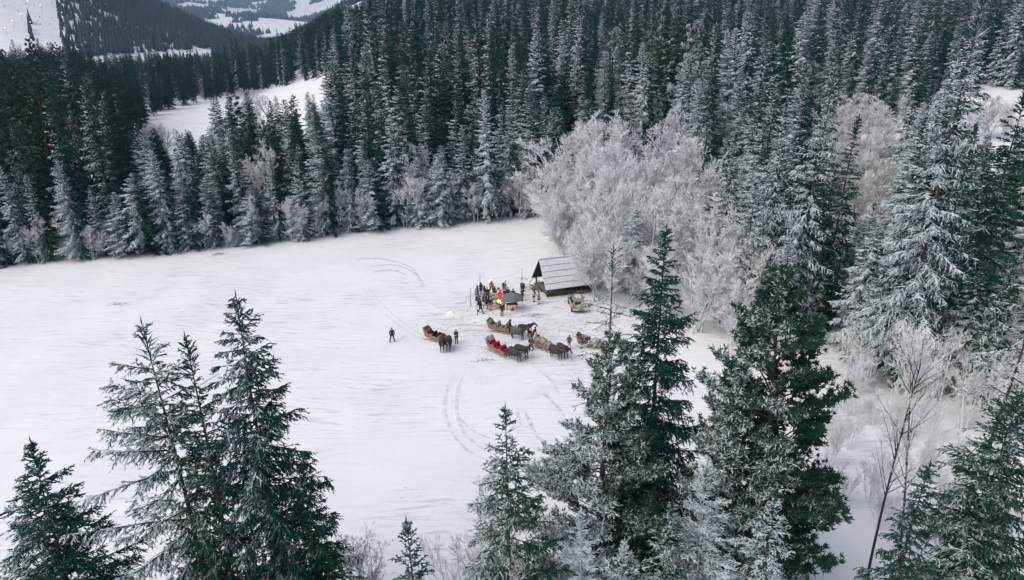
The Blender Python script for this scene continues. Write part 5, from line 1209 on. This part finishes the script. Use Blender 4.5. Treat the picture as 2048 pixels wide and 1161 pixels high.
def fire():
    g = ground_at(998, 614); e = empty('camp_fire', tuple(g))
    rg = np.random.default_rng(3)
    bowl = MB().lathe([(.10, .40), (.30, .44), (.44, .58), (.47, .58), (.33, .40), (.1, .36)], 16).build('fire_bowl', M_STEEL, e, True)
    for k in range(3): a = 2.1 * k + .4; MB().tube([(.30 * math.cos(a), .30 * math.sin(a), .42), (.42 * math.cos(a), .42 * math.sin(a), 0)], .02, 5).build('leg', M_STEEL, e)
    for k in range(6): a = rg.uniform(0, 6.28); MB().tube([(.26 * math.cos(a), .26 * math.sin(a), .52), (-.22 * math.cos(a), -.22 * math.sin(a), .60 + .03 * k)], .045, 6).build('log', M_WOODD, e)
    MB().add(*[(flame_mesh(.55, .34, 4)).v, (flame_mesh(.55, .34, 4)).f]).build('flame', M_FLAME, e, True).location.z = .55
    lt = bpy.data.objects.new('fire_light', lamp_at('fire_light', None, 55, (1, .42, .16))); COL.objects.link(lt); lt.parent = e; lt.location = (0, 0, 1.35)
    tag(e, 'camp fire burning in a bowl in front of the person in red', 'fire')
fire()
def torch(px, row, hgt, label, energy, mat, fh=.5):
    g = ground_at(px, row); e = empty('torch', tuple(g))
    MB().tube([(0, 0, -.1), (0, 0, hgt)], .025, 6).build('stake', M_WOODD, e)
    MB().lathe([(.03, -.06), (.07, .0), (.06, .06), (.0, .06)], 8, (0, 0, hgt)).build('wick_cup', M_STEEL, e)
    f = flame_mesh(fh, .26, 8); o = f.build('flame', mat, e, True); o.location.z = hgt + .05
    lt = bpy.data.objects.new('torch_light', lamp_at('torch_light', None, energy, (1, .5, .22), .12)); COL.objects.link(lt); lt.parent = e; lt.location = (0, -.25, hgt + .55)
    tag(e, label, 'torch')
torch(981.5, 581, 1.25, 'burning torch behind the person in the rust-orange jacket', 30, M_FLARE, .36)
torch(900, 628, .10, 'small bright torch stuck low in the snow above the rust-red sleigh', 2.0, M_FLARE, .15)
def wpole(px, row, top, label):
    g = ground_at(px, row); H = z_for_row(g[0], g[1], top) - g[2]; rng = np.random.default_rng(int(px))
    o = MB().tube([(rng.normal(0, .03) * (k > 0), rng.normal(0, .03) * (k > 0), -.15 + (H + .15) * k / 6) for k in range(7)], [.045 - .003 * k for k in range(7)], 6).build('wooden_pole', M_WOODD, None, True)
    o.location = tuple(g); tag(o, label, 'pole', 'wooden poles round the camp'); return Vector(g) + Vector((0, 0, H))
pa = wpole(941.5, 614, 577, 'wooden pole standing farthest left of the crowd'); pb = wpole(954.5, 631, 594, 'wooden pole nearest the camera at the left of the crowd')
pc_ = wpole(960.5, 582, 550, 'wooden pole behind the person in the purple-navy coat'); pd = wpole(1044, 577, 538, 'wooden pole behind the person in the wide black-green coat')
def string(a, b, sag, label):
    m = MB(); pts = [a.lerp(b, t) - Vector((0, 0, sag * 4 * t * (1 - t))) for t in [i / 14 for i in range(15)]]; m.tube([p - a for p in pts], .012, 4)
    o = m.build('rope', cloth((.30, .28, .27)), None); o.location = a - Vector((0, 0, .06)); tag(o, label, 'rope', 'ropes between the poles')
string(pa, pc_, .45, 'thin rope sagging between the two left poles'); string(pc_, pd, .8, 'long thin rope sagging above the heads to the right pole')

# ---------------------------------------------------------------- marks in the snow
def track_mat(name, col, amount, sc=1.2):
    m, nt, bs = new_mat(name); geo = nd(nt, 'ShaderNodeNewGeometry')
    n = noise(nt, geo.outputs['Position'], sc, 4, .7); n2 = noise(nt, geo.outputs['Position'], 9.0, 3, .7)
    f = mth(nt, 'MULTIPLY', mth(nt, 'MULTIPLY', smooth(nt, n, .38, .62), smooth(nt, n2, .3, .62)), amount)
    nt.links.new(mixc(nt, f, (.76, .76, .785), col), bs.inputs['Base Color']); bs.inputs['Roughness'].default_value = .8
    return m
M_TRK = track_mat('sleigh_track', (.34, .33, .325), .6); M_TRK3 = track_mat('faint_track', (.42, .41, .41), .55, .8); M_TRK2 = track_mat('earthy_track', (.22, .19, .17), .75, 1.6)
def ribbon(pix, w, mat, z=.006, name='sleigh_track', n=40):
    P = np.array([ground_at(*p)[:2] for p in pix]); t = np.linspace(0, len(P) - 1, n)
    # smooth through the points
    def cr(i, u):
        p = [P[min(max(i + k, 0), len(P) - 1)] for k in (-1, 0, 1, 2)]
        return .5 * (2 * p[1] + (p[2] - p[0]) * u + (2 * p[0] - 5 * p[1] + 4 * p[2] - p[3]) * u * u + (3 * p[1] - p[0] - 3 * p[2] + p[3]) * u ** 3)
    C = np.array([cr(min(int(a), len(P) - 2), a - min(int(a), len(P) - 2)) for a in t]); T = np.gradient(C, axis=0); T /= np.linalg.norm(T, axis=1)[:, None]; N = np.stack([-T[:, 1], T[:, 0]], -1)
    ww = w * np.clip(np.minimum(np.linspace(0, 6, n), np.linspace(6, 0, n)), .15, 1)[:, None] * .5
    A, B = C + N * ww, C - N * ww; m = MB()
    V = [(a[0], a[1], float(gz(*a)) + z) for a in A] + [(b[0], b[1], float(gz(*b)) + z) for b in B]
    m.add(V, [(i, i + 1, n + i + 1, n + i) for i in range(n - 1)]); o = m.build(name, mat); tag(o, kind='structure'); return o
zz = 0.012
for pix, w, mt in [([(930, 745), (916, 780), (914, 815), (916, 834), (927, 863), (956, 892), (988, 909)], .36, M_TRK), ([(906, 750), (893, 785), (890, 812), (894, 841), (908, 872), (940, 905), (985, 925)], .30, M_TRK), ([(921, 838), (948, 863), (988, 881)], .26, M_TRK),
                   ([(1066, 789), (1090, 791), (1112, 812), (1130, 834)], .34, M_TRK2), ([(1050, 823), (1061, 849), (1075, 874), (1092, 888)], .34, M_TRK2), ([(1033, 815), (1035, 830), (1041, 852)], .25, M_TRK),
                   ([(700, 520), (760, 518), (820, 535), (850, 575)], .30, M_TRK2), ([(735, 534), (790, 531), (830, 548), (846, 580)], .26, M_TRK2), ([(745, 545), (785, 541), (815, 552)], .35, M_TRK2),
                   ([(1110, 620), (1125, 606), (1150, 594), (1190, 588)], .3, M_TRK), ([(1060, 612), (1100, 604), (1130, 598)], .25, M_TRK), ([(1075, 740), (1100, 760), (1118, 790)], .3, M_TRK),
                   ([(856, 676), (820, 657), (770, 615), (735, 575)], .16, M_TRK3), ([(862, 686), (822, 668), (765, 625), (725, 580)], .16, M_TRK3), ([(981, 657), (945, 650), (900, 652), (860, 640)], .16, M_TRK3), ([(986, 669), (948, 661), (905, 664), (862, 655)], .16, M_TRK3), ([(980, 694), (950, 676), (915, 655), (890, 615)], .16, M_TRK3), ([(370, 790), (400, 770), (440, 745)], .25, M_TRK)]:
    ribbon(pix, w, mt, zz); zz += .004
def litter(px, row, w, dd, n, ln, seed, mat, label, name='trampled_straw', cat='straw', kind=None):
    rng = np.random.default_rng(seed); g = ground_at(px, row); a = rng.uniform(0, 6.28, n); rr = np.sqrt(rng.uniform(0, 1, n)) ** 1.5
    B = np.stack([np.cos(a) * rr * w, np.sin(a) * rr * dd, rng.uniform(.0, .04, n)], -1); D = norm(np.stack([rng.normal(0, 1, n), rng.normal(0, 1, n), rng.uniform(-.05, .3, n)], -1))
    B[:, 0] += .35 * w * np.sin(B[:, 1] * 5 / dd); B = B[:max(12, int(n * .55))]; D = D[:len(B)]; n = len(B)
    V, F = spindles(B, B + D * (ln * rng.uniform(.3, 1.0, n))[:, None], .014, rng); o = link(name, mesh_np(name, V, F, mat)); o.location = tuple(g); tag(o, label, cat, kind=kind); return o
M_STRAW = plain('dirty_straw', (.10, .085, .07), .9, .5, 6)
litter(1068, 632, 1.3, .8, 260, .35, 1, M_STRAW, 'patch of dark trampled straw on the snow in front of the car')
litter(967, 722, 1.2, .7, 220, .3, 2, M_STRAW, 'patch of dark trampled straw left of the red-seated sleigh')
litter(1208, 645, 1.6, .8, 320, .4, 3, M_STRAW, 'dark patch on the snow just behind the larch top')
litter(1046, 558, 1.0, .6, 120, .3, 4, M_STRAW, 'faint scattered straw by the right pole')
litter(1060, 580, 1.6, .6, 200, .35, 5, M_STRAW, 'trampled dirt on the snow left of the hut stairs')
litter(236, 609, 1.1, .5, 90, .8, 6, M_WOODD, 'small heap of fallen twigs alone on the left meadow', 'fallen_twigs', 'twigs')
litter(437, 509, .9, .7, 120, .9, 7, M_WOODD, 'little brush heap at the meadow edge under the spruces', 'brush_heap', 'brush')
litter(1140, 590, 1.0, .6, 160, .8, 8, M_WOODD, 'tangle of bare brush against the hut under the eave', 'brush_heap', 'brush')
def stubble():
    rng = np.random.default_rng(21); n = 9000
    d0 = np.sqrt(rng.uniform(28 ** 2, 122 ** 2, n)); a = rng.uniform(R(-40), R(22), n); x, y = np.sin(a) * d0, np.cos(a) * d0
    pat = np.sin(x * .11 + 1) * np.sin(y * .16 + .5) + .6 * np.sin(x * .3 + y * .23)
    px, py, _ = project(np.stack([x, y, 0 * x], -1)); k = (pat > rng.normal(.45, .45, n)) & (py > np.interp(px, *TREELINE) + 4) & ~((px > 1060) & (py < 600))
    x, y = x[k], y[k]; n = len(x); B = np.stack([x, y, gz(x, y) - .02], -1)
    D = np.stack([rng.normal(.1, .16, n), rng.normal(0, .05, n), rng.uniform(.02, .07, n)], -1)
    V, F = spindles(B, B + D, .010, rng); o = link('grass_stubble', mesh_np('grass_stubble', V, F, M_STRAW)); tag(o, 'thin dark grass stubble poking through the meadow snow', 'stubble', kind='stuff')
stubble()

# ---------------------------------------------------------------- far ski slope: lamps and skiers
M_LAMP = emit('slope_lamp_glow', (1.0, .62, .30), 5.0)
for i, (px, row, lb) in enumerate([(61, 66, 'lowest'), (64, 58, 'second lowest'), (128, 48, 'right edge lower'), (126, 38, 'right edge upper'), (84, 24, 'middle right'), (104, 10, 'upper right'), (58, 16, 'upper middle'), (45, 42, 'middle left'), (28, 56, 'lower left'), (14, 70, 'leftmost')]):
    g = ground_at(px, row); e = empty('slope_lamp', tuple(g)); MB().tube([(0, 0, -.5), (0, 0, 8)], .12, 5).build('pole', M_STEEL, e)
    MB().lathe([(0, -.45), (.35, -.3), (.5, 0), (.3, .3), (0, .36)], 8, (0, -.5, 8)).build('lamp_head', M_LAMP, e, True); tag(e, f'glowing floodlight on the distant ski slope, {lb} one', 'lamp', 'ski slope floodlights')
def skiers():
    rng = np.random.default_rng(31); m = MB()
    for k in range(16):
        px = rng.uniform(4, 116); row = rng.uniform(2, 72); g = ground_at(px, row); c = Vector(g)
        for s in (-1, 1): m.box(c + Vector((s * .15, 0, .45)), (.2, .25, .9))
        m.box(c + Vector((0, 0, 1.2)), (.6, .4, .7), taper=(.7, .8)); m.box(c + Vector((0, 0, 1.7)), (.28, .28, .3))
        for s in (-1, 1): m.box(c + Vector((s * .2, 0, .04)), (.12, 1.7, .05))
    o = m.build('distant_skiers', cloth((.05, .05, .08))); tag(o, 'tiny scattered skiers on the distant ski slope', 'skiers', kind='stuff')
skiers()

# ---------------------------------------------------------------- the hazy air
def haze():
    m = bpy.data.materials.new('haze_air'); m.use_nodes = True; nt = m.node_tree; nt.nodes.clear()
    out = nt.nodes.new('ShaderNodeOutputMaterial'); v = nt.nodes.new('ShaderNodeVolumePrincipled')
    v.inputs['Color'].default_value = (0.48, 0.68, 1.0, 1); v.inputs['Density'].default_value = 0.00013
    nt.links.new(v.outputs[0], out.inputs['Volume'])
    bm = bmesh.new(); bmesh.ops.create_cube(bm, size=1.0)
    for q in bm.verts: q.co = Vector((q.co.x * 28400, q.co.y * 28400, -80 + (q.co.z + 0.5) * 900))
    me = bpy.data.meshes.new('haze'); bm.to_mesh(me); bm.free(); me.materials.append(m)
    tag(link('haze', me), kind='stuff')
haze()
